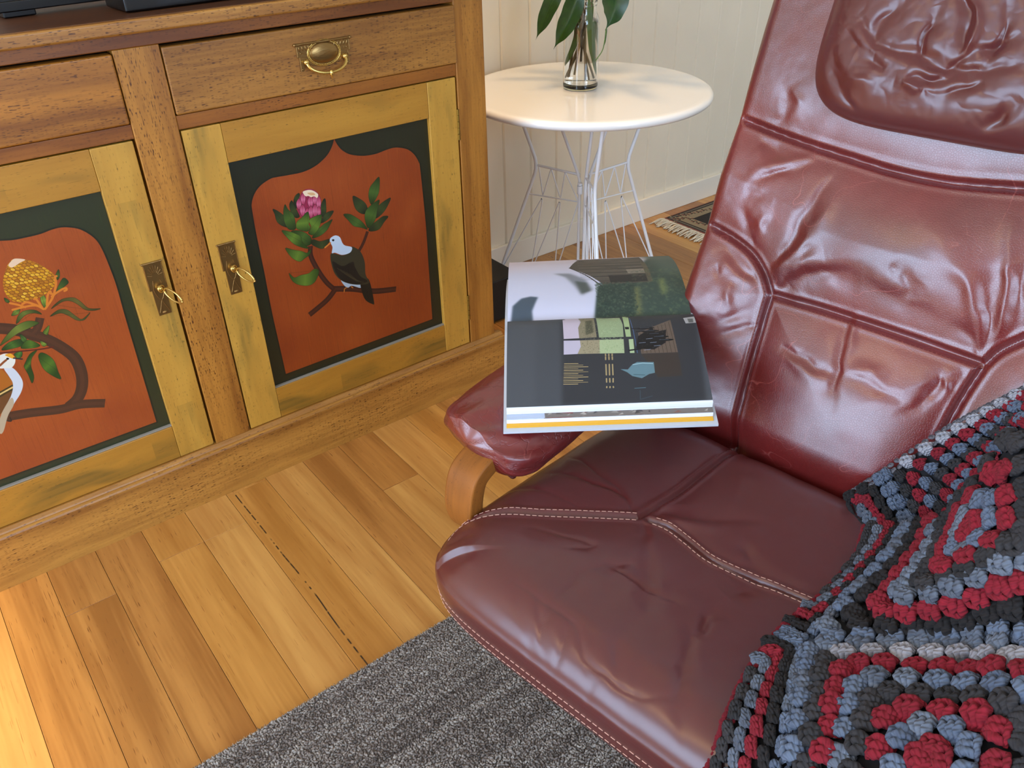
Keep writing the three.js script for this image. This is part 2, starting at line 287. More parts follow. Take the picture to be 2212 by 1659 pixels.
function artLeft(blob,leaf,line){
blob([510,83,543,91,578,95,622,95,657,90,685,90,713,98,737,111,759,134,775,162,783,200,788,259,791,338,788,476],'half',[784,896]);
line([379,346,420,362,458,381,495,410,538,449,574,497,596,544,599,600,587,653,561,693,527,712],'#4a2e1c',38);
line([338,672,408,687,498,712,562,719,638,747],'#4a2e1c',34);
line([539,365,521,397,503,411],'#4a2e1c',26);
line([340,430,393,444,500,471,545,478],'#5a2416',5);
leaf([592,335,621,323,653,329,669,348,687,380,721,393,701,394,675,382,657,354,638,336,615,333,580,346],'#3e3e16','#645c26');
leaf([568,370,598,356,622,364,640,392,656,411,687,396,663,416,640,410,621,386,600,369],'#343e16','#5a5a26');
leaf([469,363,478,342,494,329,517,328,537,338,547,355,525,343,500,343],'#343f16','#646f28');
leaf([464,331,479,315,493,317,484,332],'#3b5218','#6c802c');
leaf([567,278,573,295,574,317,563,337,558,320,560,297],'#3f5a1e','#7d9434');
leaf([638,222,636,243,626,255,621,244],'#243a14','#476022');
leaf([654,273,635,285,613,299,604,302,622,275,644,254],'#243a14','#476022');
leaf([463,267,472,276,473,289,463,281],'#243a14','#476022');
leaf([402,419,428,393,465,369,503,364,531,381,501,389,463,396,421,413],'#384c16','#6f7c30');
leaf([402,436,426,418,462,417,470,439,439,442],'#1d3612','#426822');
leaf([467,400,479,419,477,437,465,425],'#27401a','#456a26');
leaf([455,448,483,428,510,458,488,461],'#264212','#4f7020');
leaf([450,504,473,478,496,473,474,494,463,521,460,560,447,582,446,546,443,517],'#264212','#4f7020');
leaf([493,498,505,485,522,501,533,529,533,569,532,601,507,571,494,541],'#264212','#4f7020');
leaf([430,461,453,461,449,477,436,481],'#27461a','#4a7a2c');
leaf([532,416,556,400,544,428,538,429],'#3b5218','#6c802c');
leaf([516,444,530,461,520,467,514,457],'#4d6a22','#7d9434');
blob([529,152,557,163,581,179,606,210,621,238,615,266,600,280,582,289,560,297,534,297,505,296,480,282,471,249,477,213,496,179,511,161],'banksia');
blob([507,168,517,158,531,152,557,163,540,169,524,175,513,177],'#e3c4a4');
line([562,340,582,322,598,303,592,292],'#cf7a26',7);
line([571,328,582,298,593,286,593,295],'#cf7a26',7);
line([593,305,617,294,639,289,641,296,634,298],'#cf7a26',7);
line([602,298,617,267,621,244,626,242],'#cf7a26',7);
line([557,339,542,321,516,315,473,313],'#cf7a26',7);
line([554,331,548,302,542,297],'#cf7a26',7);
line([550,327,521,302,505,303],'#cf7a26',7);
line([509,316,493,302,473,289],'#cf7a26',7);
blob([325,520,358,499,376,498,384,509,391,535,394,564,380,598,349,638,324,659,277,691,234,696,247,621],'#a8621c');
blob([295,602,349,581,387,581,378,606,349,638,325,657,273,694,244,684],'#6b4420');
line([312,585,350,578,391,568],'#3b3418',5);
line([309,594,348,585,389,575],'#d9c27a',5);
line([306,603,345,593,387,582],'#3b3418',5);
blob([388,499,408,503,420,531,423,569,407,602,374,636,344,672,317,718,305,727,306,713,327,660,375,604,394,564,392,532],'#c9d2dc');
blob([327,660,373,611,374,636,344,672,317,718,305,727,305,708],'#b5a488');
blob([364,482,374,459,400,450,419,457,428,472,426,487,418,499,406,506,393,501,377,496],'#dfe0d6');
blob([405,455,422,457,428,472,425,478,414,468],'#e0a22c');
line([380,486,396,477,402,474],'#8a4a22',7);
line([425,475,446,487],'#2c2a26',5);
blob([404,469,409,467,412,472,407,475],'#1c120c');
line([348,678,348,693,340,690],'#2c2018',4);
}
function catmull(ctx, P, closed) {
  const n = P.length / 2, at = (i) => { const k = closed ? (i + n) % n : clamp(i, 0, n - 1); return [P[2 * k], P[2 * k + 1]]; };
  ctx.beginPath(); ctx.moveTo(...at(0));
  for (let i = 0; i < (closed ? n : n - 1); i++) { const a = at(i - 1), b = at(i), c = at(i + 1), d = at(i + 2); ctx.bezierCurveTo(b[0] + (c[0] - a[0]) / 6, b[1] + (c[1] - a[1]) / 6, c[0] - (d[0] - b[0]) / 6, c[1] - (d[1] - b[1]) / 6, c[0], c[1]); }
}
// the painted door panels: 827 x 936 half millimetres
function panelArt(which) {
  const W = 832, H = 940, S = 1.6, cv = document.createElement('canvas'); cv.width = W * S; cv.height = H * S; const ctx = cv.getContext('2d'); ctx.scale(S, S);
  const g0 = which === 'right' ? '#1f2211' : '#2a3018'; ctx.fillStyle = g0; ctx.fillRect(0, 0, W, H);
  for (let i = 0; i < 1500; i++) { ctx.fillStyle = `rgba(${rr(20, 90) | 0},${rr(40, 95) | 0},${rr(15, 40) | 0},${rr(0.03, 0.12)})`; const x = rr(0, W), y = rr(0, H); ctx.fillRect(x, y, rr(1, 3), rr(15, 90)); }
  ctx.lineWidth = 10; ctx.strokeStyle = 'rgba(18,16,8,0.5)'; ctx.strokeRect(0, 0, W, H);
  const field = which === 'right' ? '#8f3d12' : '#9f4a1a';
  const grain = () => { for (let i = 0; i < 2600; i++) { const d = rnd() < 0.5; ctx.fillStyle = d ? `rgba(60,16,4,${rr(0.03, 0.14)})` : `rgba(200,104,36,${rr(0.03, 0.13)})`; ctx.fillRect(rr(0, W), rr(0, H), rr(0.6, 2.4), rr(12, 110)); } for (let i = 0; i < 26; i++) { const x = rr(60, W), y = rr(120, H), r = rr(50, 150), gr = ctx.createRadialGradient(x, y, 0, x, y, r); const c = rnd() < 0.55 ? '110,34,12' : '200,110,50'; gr.addColorStop(0, `rgba(${c},0.16)`); gr.addColorStop(1, `rgba(${c},0)`); ctx.fillStyle = gr; ctx.fillRect(x - r, y - r, 2 * r, 2 * r); } };
  const blob = (P, fill, more) => {
    if (fill === 'half') { // the right half of the field as seen, its mirror image on the left
      const e = more, Q = [], cx = 416, last = P.length / 2; let pts = [];
      for (let i = 0; i < last; i++) pts.push([P[2 * i], P[2 * i + 1]]); pts.push(e);
      pts = [[cx, 6], [cx + 30, 50], [cx + 70, 78], [cx + 120, 92], ...pts.filter((p) => p[0] > cx + 150)];
      const all = [...pts, ...pts.slice(1).reverse().map(([x, y]) => [2 * cx - x, y])]; ctx.beginPath(); all.forEach((p, i) => (i ? ctx.lineTo(...p) : ctx.moveTo(...p)));
      const flat = all.flat(); catmull(ctx, flat, false); ctx.closePath(); fill = 'field';
    } else catmull(ctx, P, true);
    if (fill === 'field') { ctx.beginPath(); if (!more) { const n = P.length / 2; ctx.moveTo(P[0], P[1]); catmull(ctx, P, false); ctx.closePath(); } else { const cx = 416, e = more; const pts = [[cx, 6], [cx + 30, 50], [cx + 70, 78], [cx + 120, 92]]; for (let i = 0; i < P.length / 2; i++) if (P[2 * i] > cx + 150) pts.push([P[2 * i], P[2 * i + 1]]); pts.push(e); const all = [...pts.slice().reverse().map(([x, y]) => [2 * cx - x, y]), ...pts.slice(1)]; catmull(ctx, all.flat(), false); ctx.closePath(); }
      ctx.save(); ctx.lineWidth = 12; ctx.strokeStyle = 'rgba(12,10,4,0.45)'; ctx.stroke(); ctx.fillStyle = field; ctx.fill(); ctx.clip(); grain(); ctx.restore(); return; }
    if (fill === 'banksia') { ctx.fillStyle = '#b86f16'; ctx.fill(); ctx.save(); ctx.clip(); const b = [1e9, 1e9, -1e9, -1e9]; for (let i = 0; i < P.length; i += 2) { b[0] = Math.min(b[0], P[i]); b[2] = Math.max(b[2], P[i]); b[1] = Math.min(b[1], P[i + 1]); b[3] = Math.max(b[3], P[i + 1]); }
      for (let y = b[1], r = 0; y < b[3]; y += 9.5, r++) for (let x = b[0]; x < b[2]; x += 13) { const px = x + (r % 2) * 5 + rr(-1.5, 1.5), py = y + rr(-1.5, 1.5) + (x - b[0]) * 0.12; ctx.fillStyle = ['#c88a14', '#d39a1c', '#b57412', '#e0ad30', '#a86a12'][(rnd() * 5) | 0]; ctx.beginPath(); ctx.ellipse(px, py, 7.4, 4.8, 0.6, 0, 6.3); ctx.fill(); ctx.strokeStyle = 'rgba(90,44,6,0.75)'; ctx.lineWidth = 1.1; ctx.stroke(); } ctx.restore(); return; }
    ctx.fillStyle = fill; ctx.fill();
  };
  const leaf = (P, c1, c2) => { catmull(ctx, P, true); const x0 = P[0], y0 = P[1], k = Math.floor(P.length / 4) * 2, gr = ctx.createLinearGradient(x0, y0, P[k], P[k + 1]); gr.addColorStop(0, c1); gr.addColorStop(0.55, c2); gr.addColorStop(1, c1); ctx.fillStyle = gr; ctx.fill(); ctx.strokeStyle = 'rgba(16,16,6,0.6)'; ctx.lineWidth = 1.1; ctx.stroke(); ctx.beginPath(); ctx.moveTo(x0, y0); ctx.lineTo(P[k], P[k + 1]); ctx.strokeStyle = 'rgba(20,26,8,0.4)'; ctx.lineWidth = 1; ctx.stroke(); };
  const line = (P, c, w) => { catmull(ctx, P, false); ctx.strokeStyle = c; ctx.lineWidth = w; ctx.lineCap = w > 12 ? 'butt' : 'round'; ctx.lineJoin = 'round'; ctx.stroke(); if (w > 12) { ctx.save(); ctx.lineWidth = w * 0.35; ctx.strokeStyle = 'rgba(120,70,40,0.22)'; ctx.stroke(); ctx.restore(); } };
  (which === 'right' ? artRight : artLeft)(blob, leaf, line);
  const t = new THREE.CanvasTexture(cv); t.colorSpace = THREE.SRGBColorSpace; t.anisotropy = 8; return t;
}
const ZF = -1.424; // plane of the cabinet's front
const cab = thing('painted_cabinet', 'orange-brown timber sideboard with two bird-painted doors standing against the boarded wall', 'sideboard');
{
  const zb = -1.885, CX0 = -0.287, CX1 = 1.0255;
  part(cab, 'cabinet_top', board(CX0 - 0.012, CX1 + 0.014, 0.8795, 0.9, zb, -1.396, 'x', 0.004, 3), M.brown);
  part(cab, 'cabinet_top_panel', board(CX0 + 0.01, CX1 - 0.006, 0.8985, 0.9008, zb + 0.005, -1.4075, 'x', 0.0008, 1), M.topWood, 'dark brown varnished cabinet top');
  part(cab, 'apron_rail', board(0.3325 - 0.551, 0.9565, 0.857, 0.8795, ZF - 0.022, ZF + 0.001, 'x', 0.0015), M.railWood);
  part(cab, 'corner_post', board(0.9568, CX1, 0.1, 0.8795, ZF - 0.05, ZF + 0.0015, 'y', 0.002), M.brownPlain);
  part(cab, 'corner_post', board(CX0, -0.2185, 0.1, 0.8795, ZF - 0.05, ZF + 0.0015, 'y', 0.002), M.brownPlain);
  part(cab, 'centre_post', board(0.3335, 0.4045, 0.1, 0.857, ZF - 0.03, ZF + 0.0012, 'y', 0.0018), M.brownPlain);
  part(cab, 'drawer_rail', board(0.4047, 0.9566, 0.7235, 0.7462, ZF - 0.025, ZF - 0.0005, 'x', 0.0012), M.railWood);
  part(cab, 'drawer_rail', board(-0.2183, 0.3333, 0.7235, 0.7462, ZF - 0.025, ZF - 0.0005, 'x', 0.0012), M.railWood);
  // side, back, bottom and the dark inside
  part(cab, 'side_panel', board(CX1 - 0.02, CX1 - 0.001, 0.1, 0.8795, zb, ZF - 0.05, 'y', 0.001), M.brownPlain);
  part(cab, 'side_panel', board(CX0 + 0.001, CX0 + 0.02, 0.1, 0.8795, zb, ZF - 0.05, 'y', 0.001), M.brownPlain);
  part(cab, 'back_panel', boxAt(CX0 + 0.02, CX1 - 0.02, 0.1, 0.8795, zb, zb + 0.01, 'y'), M.inside);
  part(cab, 'carcass_panel', boxAt(CX0 + 0.02, CX1 - 0.02, 0.1, 0.8795, ZF - 0.06, ZF - 0.055, 'y'), M.inside);
  // plinth with a stepped moulding
  const pl = new THREE.Shape(); [[0, 0], [0.018, 0], [0.018, 0.1045], [0.0165, 0.108], [0.013, 0.1095], [0.010, 0.1095], [0.0085, 0.112], [0.0035, 0.1165], [-0.008, 0.1165], [-0.008, 0]].forEach((p, i) => (i ? pl.lineTo(...p) : pl.moveTo(...p)));
  const len = CX1 - CX0 + 0.036, pg = new THREE.ExtrudeGeometry(pl, { depth: len, bevelEnabled: false }); pg.rotateY(-Math.PI / 2); pg.translate(0, 0, 0);
  // shape x -> z, extrusion -> x
  { const p = pg.attributes.position; for (let i = 0; i < p.count; i++) { const x = p.getX(i), z = p.getZ(i); p.setXYZ(i, -x + CX0 - 0.018, p.getY(i), z + ZF); } const a = p.array; for (let i = 0; i < a.length; i += 9) for (let c = 0; c < 3; c++) { const t = a[i + 3 + c]; a[i + 3 + c] = a[i + 6 + c]; a[i + 6 + c] = t; } pg.computeVertexNormals(); uvPlanar(pg, 'x'); }
  part(cab, 'plinth', pg, M.brown);
  part(cab, 'plinth_return', board(CX1 + 0.002, CX1 + 0.018, 0, 0.109, zb, ZF - 0.008, 'z', 0.002), M.brown);
  // drawers
  const drawers = [];
  for (const [x0, x1] of [[0.4062, 0.9585], [-0.2172, 0.3318]]) { const d = sub(cab, 'drawer'); part(d, 'drawer_front', board(x0, x1, 0.7472, 0.8522, ZF - 0.02, ZF + 0.0035, 'x', 0.003, 3), x0 > 0 ? M.drawerWood : std({ map: tBrown2, color: '#fff0c8', ...satin })); part(d, 'drawer_box', boxAt(x0 + 0.01, x1 - 0.01, 0.75, 0.84, ZF - 0.05, ZF - 0.021, 'x'), M.inside); drawers.push(d); }
  function drawerHandle(parent, cx) { // stamped plate, oval boss in a beaded ring, swinging bail
    const z = ZF + 0.0037, cy = 0.806, P = (x, y) => [cx + x, cy + y];
    const s = new THREE.Shape(); [[-0.0505, 0.019], [0.0505, 0.019], [0.0505, -0.001], [0.047, -0.001], [0.047, -0.024], [0.0425, -0.024], [0.034, -0.012], [0.022, -0.018], [0, -0.0215], [-0.022, -0.018], [-0.034, -0.012], [-0.0425, -0.024], [-0.047, -0.024], [-0.047, -0.001], [-0.0505, -0.001]].forEach((p, i) => (i ? s.lineTo(...p) : s.moveTo(...p)));
    const pg = new THREE.ExtrudeGeometry(s, { depth: 0.0012, bevelEnabled: true, bevelThickness: 0.0007, bevelSize: 0.0007, bevelSegments: 2 }); pg.translate(cx, cy, z);
    const list = [pg]; const edge = new THREE.CylinderGeometry(0.0021, 0.0021, 0.106, 10); edge.rotateZ(Math.PI / 2); edge.translate(cx, cy + 0.0195, z + 0.0022); list.push(edge);
    for (const sx of [-1, 1]) { list.push(new THREE.SphereGeometry(0.0028, 12, 8).translate(cx + sx * 0.053, cy + 0.0195, z + 0.0022)); list.push(rod([cx + sx * 0.0498, cy + 0.017, z + 0.002], [cx + sx * 0.0498, cy, z + 0.002], 0.0012)); list.push(rod([cx + sx * 0.0463, cy - 0.001, z + 0.002], [cx + sx * 0.0463, cy - 0.024, z + 0.002], 0.0012)); for (let i = 0; i < 5; i++) { const t = new THREE.SphereGeometry(0.0024, 8, 6); t.scale(0.75, 1.9, 0.7); t.rotateZ(sx * -0.25); t.translate(cx + sx * (0.046 - i * 0.0062), cy + 0.0125, z + 0.002); list.push(t); }
      for (let i = 0; i < 3; i++) list.push(rod([cx + sx * 0.029, cy + 0.002 - i * 0.004, z + 0.002], [cx + sx * 0.044, cy + 0.006 - i * 0.006, z + 0.0022], 0.0009, 6)); list.push(new THREE.SphereGeometry(0.0017, 8, 6).translate(cx + sx * 0.044, cy + 0.005, z + 0.0022)); list.push(new THREE.SphereGeometry(0.0017, 8, 6).translate(cx + sx * 0.044, cy - 0.021, z + 0.0022)); }
    part(parent, 'handle_plate', merge(list), M.oldBrass);
    const boss = new THREE.SphereGeometry(1, 32, 16); boss.scale(0.0275, 0.0175, 0.0065); boss.translate(cx, cy + 0.001, z + 0.001); part(parent, 'handle_boss', boss, M.oldBrass);
    const beads = []; for (let i = 0; i < 60; i++) { const a = i / 60 * Math.PI * 2; beads.push(new THREE.SphereGeometry(0.0012, 6, 5).translate(cx + 0.0292 * Math.cos(a), cy + 0.001 + 0.0192 * Math.sin(a), z + 0.0026)); }
    const ring = new THREE.TorusGeometry(1, 0.04, 6, 60); ring.scale(0.0315, 0.0215, 0.03); ring.translate(cx, cy + 0.001, z + 0.002); beads.push(ring); part(parent, 'beaded_ring', merge(beads), M.brass);
    const bl = []; for (const sx of [-1, 1]) { bl.push(new THREE.SphereGeometry(0.0052, 16, 12).translate(cx + sx * 0.0375, cy - 0.0095, z + 0.006)); }
    const pts = []; for (let i = 0; i <= 16; i++) { const a = Math.PI * (i / 16); pts.push([cx - 0.0375 * Math.cos(a), cy - 0.011 - 0.0185 * Math.sin(a), z + 0.008 + 0.012 * Math.sin(a)]); }
    bl.push(tube(pts, 0.0028, 40, 10)); const k = new THREE.SphereGeometry(0.005, 14, 10); k.scale(0.7, 1.25, 0.8); k.translate(cx, cy - 0.0305, z + 0.0205); bl.push(k); const tip = new THREE.ConeGeometry(0.003, 0.008, 10); tip.rotateX(Math.PI); tip.translate(cx, cy - 0.038, z + 0.0205); bl.push(tip); part(parent, 'handle_bail', merge(bl), M.brass);
  }
  drawerHandle(drawers[0], 0.678); drawerHandle(drawers[1], 0.06);
  // doors
  function door(x0, x1, which) {
    const d = sub(cab, 'door', which === 'right' ? 'yellow framed door painted with a white-headed pigeon and pink protea' : 'yellow framed door painted with a yellow banksia and small bird'), y0 = 0.1172, y1 = 0.7212, sw = 0.0665, zt = ZF + 0.0005, zk = ZF - 0.02;
    const py0 = which === 'right' ? 0.186 : 0.189, py1 = 0.6535;
    part(d, 'stile', board(x0, x0 + sw, y0, y1, zk, zt, 'y', 0.0015), M.yellow); part(d, 'stile', board(x1 - sw, x1, y0, y1, zk, zt, 'y', 0.0015), M.yellow);
    part(d, 'rail', board(x0 + sw + 0.0003, x1 - sw - 0.0003, py1, y1, zk, zt - 0.0004, 'x', 0.0012), M.yellowB); part(d, 'rail', board(x0 + sw + 0.0003, x1 - sw - 0.0003, y0, py0, zk, zt - 0.0004, 'x', 0.0012), M.yellowB);
    const px0 = x0 + sw, px1 = x1 - sw, pg = new THREE.PlaneGeometry(px1 - px0 + 0.004, py1 - py0 + 0.004), body = boxAt(px0 - 0.002, px1 + 0.002, py0 - 0.002, py1 + 0.002, zk + 0.002, ZF - 0.0085);
    const tex = panelArt(which), wd = 832 / 2000, hd = 940 / 2000, ux = which === 'right' ? 0.4735 : -0.152;
    { const p = body.attributes.position, uv = body.attributes.uv; for (let i = 0; i < p.count; i++) uv.setXY(i, (p.getX(i) - ux) / wd, 1 - (0.654 - p.getY(i)) / hd); }
    part(d, 'painted_panel', body, std({ map: tex, roughness: 0.38, clearcoat: 0.2, clearcoatRoughness: 0.3 }));
    part(d, 'panel_bead', board(px0 - 0.001, px1 + 0.001, py0 - 0.0005, py0 + 0.0026, ZF - 0.012, ZF - 0.0025, 'x', 0.0008, 1), std({ color: '#8d877c', roughness: 0.8 }), 'dusty grey bead along the foot of the panel');
    // escutcheon plate with raised rays, keyhole and ring pull
    const ex = which === 'right' ? 0.4385 : 0.3065, top = which === 'right' ? 0.5145 : 0.5165, z = zt;
    const s = new THREE.Shape(); [[-0.0155, 0], [0.0155, 0], [0.0155, -0.05], [0.0115, -0.05], [0.0105, -0.099], [-0.0105, -0.099], [-0.0115, -0.05], [-0.0155, -0.05]].forEach((p, i) => (i ? s.lineTo(...p) : s.moveTo(...p)));
    const hole = new THREE.Path(); hole.absellipse(0, -0.025, 0.003, 0.006, 0, 6.2832); s.holes.push(hole);
    const eg = new THREE.ExtrudeGeometry(s, { depth: 0.001, bevelEnabled: true, bevelThickness: 0.0006, bevelSize: 0.0005, bevelSegments: 2, curveSegments: 10 }); const el = [eg];
    el.push(new THREE.CylinderGeometry(0.0017, 0.0017, 0.034, 8).rotateZ(Math.PI / 2).translate(0, 0.0005, 0.002)); el.push(new THREE.SphereGeometry(0.002, 8, 6).translate(-0.017, 0.0005, 0.002));
    for (let i = 0; i < 9; i++) { const a = Math.PI * (0.05 + 0.9 * i / 8); el.push(rod([0.0055 * Math.cos(a), -0.025 + 0.007 * Math.sin(a), 0.0017], [0.0128 * Math.cos(a), -0.025 + 0.02 * Math.sin(a), 0.0019], 0.0007, 6)); }
    for (const sx of [-1, 1]) { el.push(tube([[sx * 0.006, -0.032, 0.0018], [sx * 0.0085, -0.05, 0.002], [sx * 0.004, -0.066, 0.002], [0, -0.07, 0.002]], 0.0008, 16, 6)); el.push(rod([0, -0.071, 0.002], [sx * 0.0085, -0.094, 0.002], 0.0008, 6)); el.push(rod([sx * 0.0149, -0.002, 0.0018], [sx * 0.0149, -0.049, 0.0018], 0.0007, 6)); }
    const bs = new THREE.SphereGeometry(0.0045, 12, 8); bs.scale(1, 0.6, 0.5); bs.translate(0, -0.0945, 0.0016); el.push(bs);
    const esc = part(d, 'lock_plate', merge(el), M.oldBrass); esc.position.set(ex, top, z);
    const rl = [new THREE.SphereGeometry(0.0055, 16, 12).translate(0.001, -0.0475, 0.006), rod([0.001, -0.0475, 0], [0.001, -0.0475, 0.006], 0.003)];
    const q = new THREE.TorusGeometry(0.0062, 0.0013, 8, 24); q.rotateY(0.5); q.translate(0.003, -0.048, 0.0075); rl.push(q);
    const O = V3(0.006, -0.05, 0.011), D = V3(0.36, -0.3, 0.88).normalize(), U = V3(0.15, 0.93, 0.3).sub(D.clone().multiplyScalar(V3(0.15, 0.93, 0.3).dot(D))).normalize(), pts = [];
    for (let i = 0; i < 20; i++) { const a = i / 20 * Math.PI * 2; const p = O.clone().addScaledVector(D, 0.021 - 0.021 * Math.cos(a)).addScaledVector(U, 0.0092 * Math.sin(a)); pts.push(p); } rl.push(tube(pts, 0.0017, 60, 8, true));
    const tp = O.clone().addScaledVector(D, 0.042); const cn = new THREE.SphereGeometry(0.0025, 10, 8); cn.scale(1, 1, 1.8); cn.translate(tp.x, tp.y, tp.z); rl.push(cn);
    const ringm = part(d, 'ring_pull', merge(rl), M.brass); ringm.position.set(ex, top, z);
    for (const hy of [0.628, 0.209]) { const hx = which === 'right' ? x1 + 0.0018 : x0 - 0.0018, hl = []; for (let i = 0; i < 5; i++) hl.push(new THREE.CylinderGeometry(0.0026, 0.0026, 0.0118, 10).translate(hx, hy - 0.025 + i * 0.0125, zt)); part(d, 'hinge', merge(hl), M.hinge); }
  }
  door(0.4072, 0.9532, 'right'); door(-0.2172, 0.3292, 'left');
}
// things on the cabinet
M.blackGloss = std({ color: '#060607', roughness: 0.3, clearcoat: 0.1 }); M.blackMatt = std({ color: '#141414', roughness: 0.55 }); M.screen = std({ color: '#050506', roughness: 0.06 });
{
  const tv = thing('television', 'black flat screen television standing on the cabinet top', 'television', [0.2147, 0.9012, -1.5323]); tv.rotation.y = 0.105;
  part(tv, 'screen_frame', board(0, 0.72, 0.009, 0.43, -0.035, 0, 'x', 0.003, 2), M.blackGloss); part(tv, 'screen', board(0.012, 0.708, 0.026, 0.42, -0.0005, 0.0006, 'x', 0.0004, 1), M.screen);
  part(tv, 'lower_bezel', board(-0.0005, 0.7205, 0.0085, 0.0235, -0.002, 0.0035, 'x', 0.002, 2), M.blackGloss); part(tv, 'stand_foot', board(0.008, 0.055, 0, 0.009, -0.09, -0.004, 'x', 0.002, 2), M.blackGloss); part(tv, 'stand_foot', board(0.66, 0.71, 0, 0.009, -0.09, -0.004, 'x', 0.002, 2), M.blackGloss);
  const bx = thing('set_top_box', 'flat black media box with a green light in front of the television', 'media box', [0.505, 0.9012, -1.53]); bx.rotation.y = 0.06;
  part(bx, 'case', board(-0.135, 0.2, 0.001, 0.034, -0.012, 0.075, 'x', 0.003, 3), M.blackGloss); part(bx, 'status_light', board(-0.133, -0.12, 0.0365, 0.039, 0.045, 0.052, 'x', 0.001, 1), std({ color: '#0c8a4c', emissive: '#10d070', emissiveIntensity: 0.6 }));
  part(bx, 'marking', board(-0.108, -0.098, 0.0362, 0.0372, 0.052, 0.056, 'x', 0.0003, 1), std({ color: '#d8b23a', roughness: 0.5 }));
  const sp = thing('black_floor_box', 'black box standing on the floor between the cabinet and the wire table', 'box', [1.166, 0, -1.63]);
  part(sp, 'case', board(0, 0.1, 0.004, 0.126, -0.14, 0, 'y', 0.004, 3), M.blackMatt); for (const [x, z] of [[0.012, -0.012], [0.088, -0.012], [0.012, -0.128], [0.088, -0.128]]) part(sp, 'foot', new THREE.CylinderGeometry(0.006, 0.007, 0.006, 12).translate(x, 0.003, z), M.blackGloss);
}

// ---------- white wire table ----------
M.white = std({ color: '#f2f1ee', roughness: 0.22, clearcoat: 0.4, clearcoatRoughness: 0.08 }); M.whiteMetal = std({ color: '#eef0f2', roughness: 0.32 });
const TX = 1.434, TZ = -1.563, TH = 0.5976;
{
  const t = thing('wire_table', 'round white side table on a folding white wire frame beside the cabinet', 'table', [TX, 0, TZ]);
  const R = 0.3053, pr = [[0, 0], [R - 0.02, 0], [R - 0.008, -0.001], [R - 0.002, -0.005], [R, -0.011], [R - 0.002, -0.017], [R - 0.009, -0.0215], [R - 0.02, -0.022], [0, -0.022]];
  const prof = new THREE.CatmullRomCurve3(pr.slice(1, 8).map(([x, y]) => V3(x, y, 0)), false, 'catmullrom', 0.5).getPoints(30).map((p) => new THREE.Vector2(p.x, p.y));
  part(t, 'tabletop', new THREE.LatheGeometry([new THREE.Vector2(0, 0), ...prof, new THREE.Vector2(0, -0.022)].reverse(), 128).translate(0, TH, 0), M.white);
  [245.5, 6.8, 121.7].forEach((deg, fi) => {
    const a = deg * Math.PI / 180, P = (r, y, s = 0) => [r * Math.cos(a) - s * Math.sin(a), y, r * Math.sin(a) + s * Math.cos(a)];
    const f = sub(t, 'wire_frame'), ri = 0.013, yt = TH - 0.02;
    const legAt = (y) => lerp(0.278, 0.1357, (y - 0.005) / (0.385 - 0.005));
    part(f, 'leg', bent([P(0.278, 0.004), P(0.1357, 0.385), P(0.215, yt)], 0.0047, 10, 0.03), M.whiteMetal);
    part(f, 'upright', bent([P(ri, 0.03), P(ri, 0.365), P(0.105, yt)], 0.0042, 10, 0.02), M.whiteMetal);
    const top = (k) => P(lerp(0.1357, ri, k), lerp(0.385, 0.376, k)), ym = 0.302, mid = (k) => P(lerp(legAt(ym), ri, k), ym), yb = 0.066, bot = (k) => P(lerp(legAt(yb), ri, k), yb);
    part(f, 'cross_bar', rod(top(0), top(1), 0.0031), M.whiteMetal); part(f, 'cross_bar', rod(mid(0), mid(1), 0.0018), M.whiteMetal); part(f, 'cross_bar', rod(bot(0), bot(1), 0.0025), M.whiteMetal);
    part(f, 'lattice_wire', bent([top(0.02), mid(0.3), top(0.32), mid(0.64), top(0.65), mid(0.98)], 0.0018, 7, 0.004), M.whiteMetal);
    part(f, 'lattice_wire', bent([bot(0.02), mid(0.3), bot(0.39), mid(0.64), bot(0.7), mid(0.98)], 0.0018, 7, 0.004), M.whiteMetal);
    part(f, 'foot_cap', new THREE.CylinderGeometry(0.0062, 0.0066, 0.014, 12).translate(...P(0.2765, 0.007)), M.whiteMetal);
    part(f, 'mounting_tab', new THREE.CylinderGeometry(0.011, 0.011, 0.003, 16).translate(...P(0.213, TH - 0.0232)), M.whiteMetal);
  });
  for (const y of [0.34, 0.12]) part(t, 'hinge', merge([new THREE.CylinderGeometry(0.0075, 0.0075, 0.022, 14).translate(-0.012, y, -0.004), new THREE.CylinderGeometry(0.0066, 0.0066, 0.006, 14).translate(-0.012, y + 0.015, -0.004)]), M.whiteMetal);
}
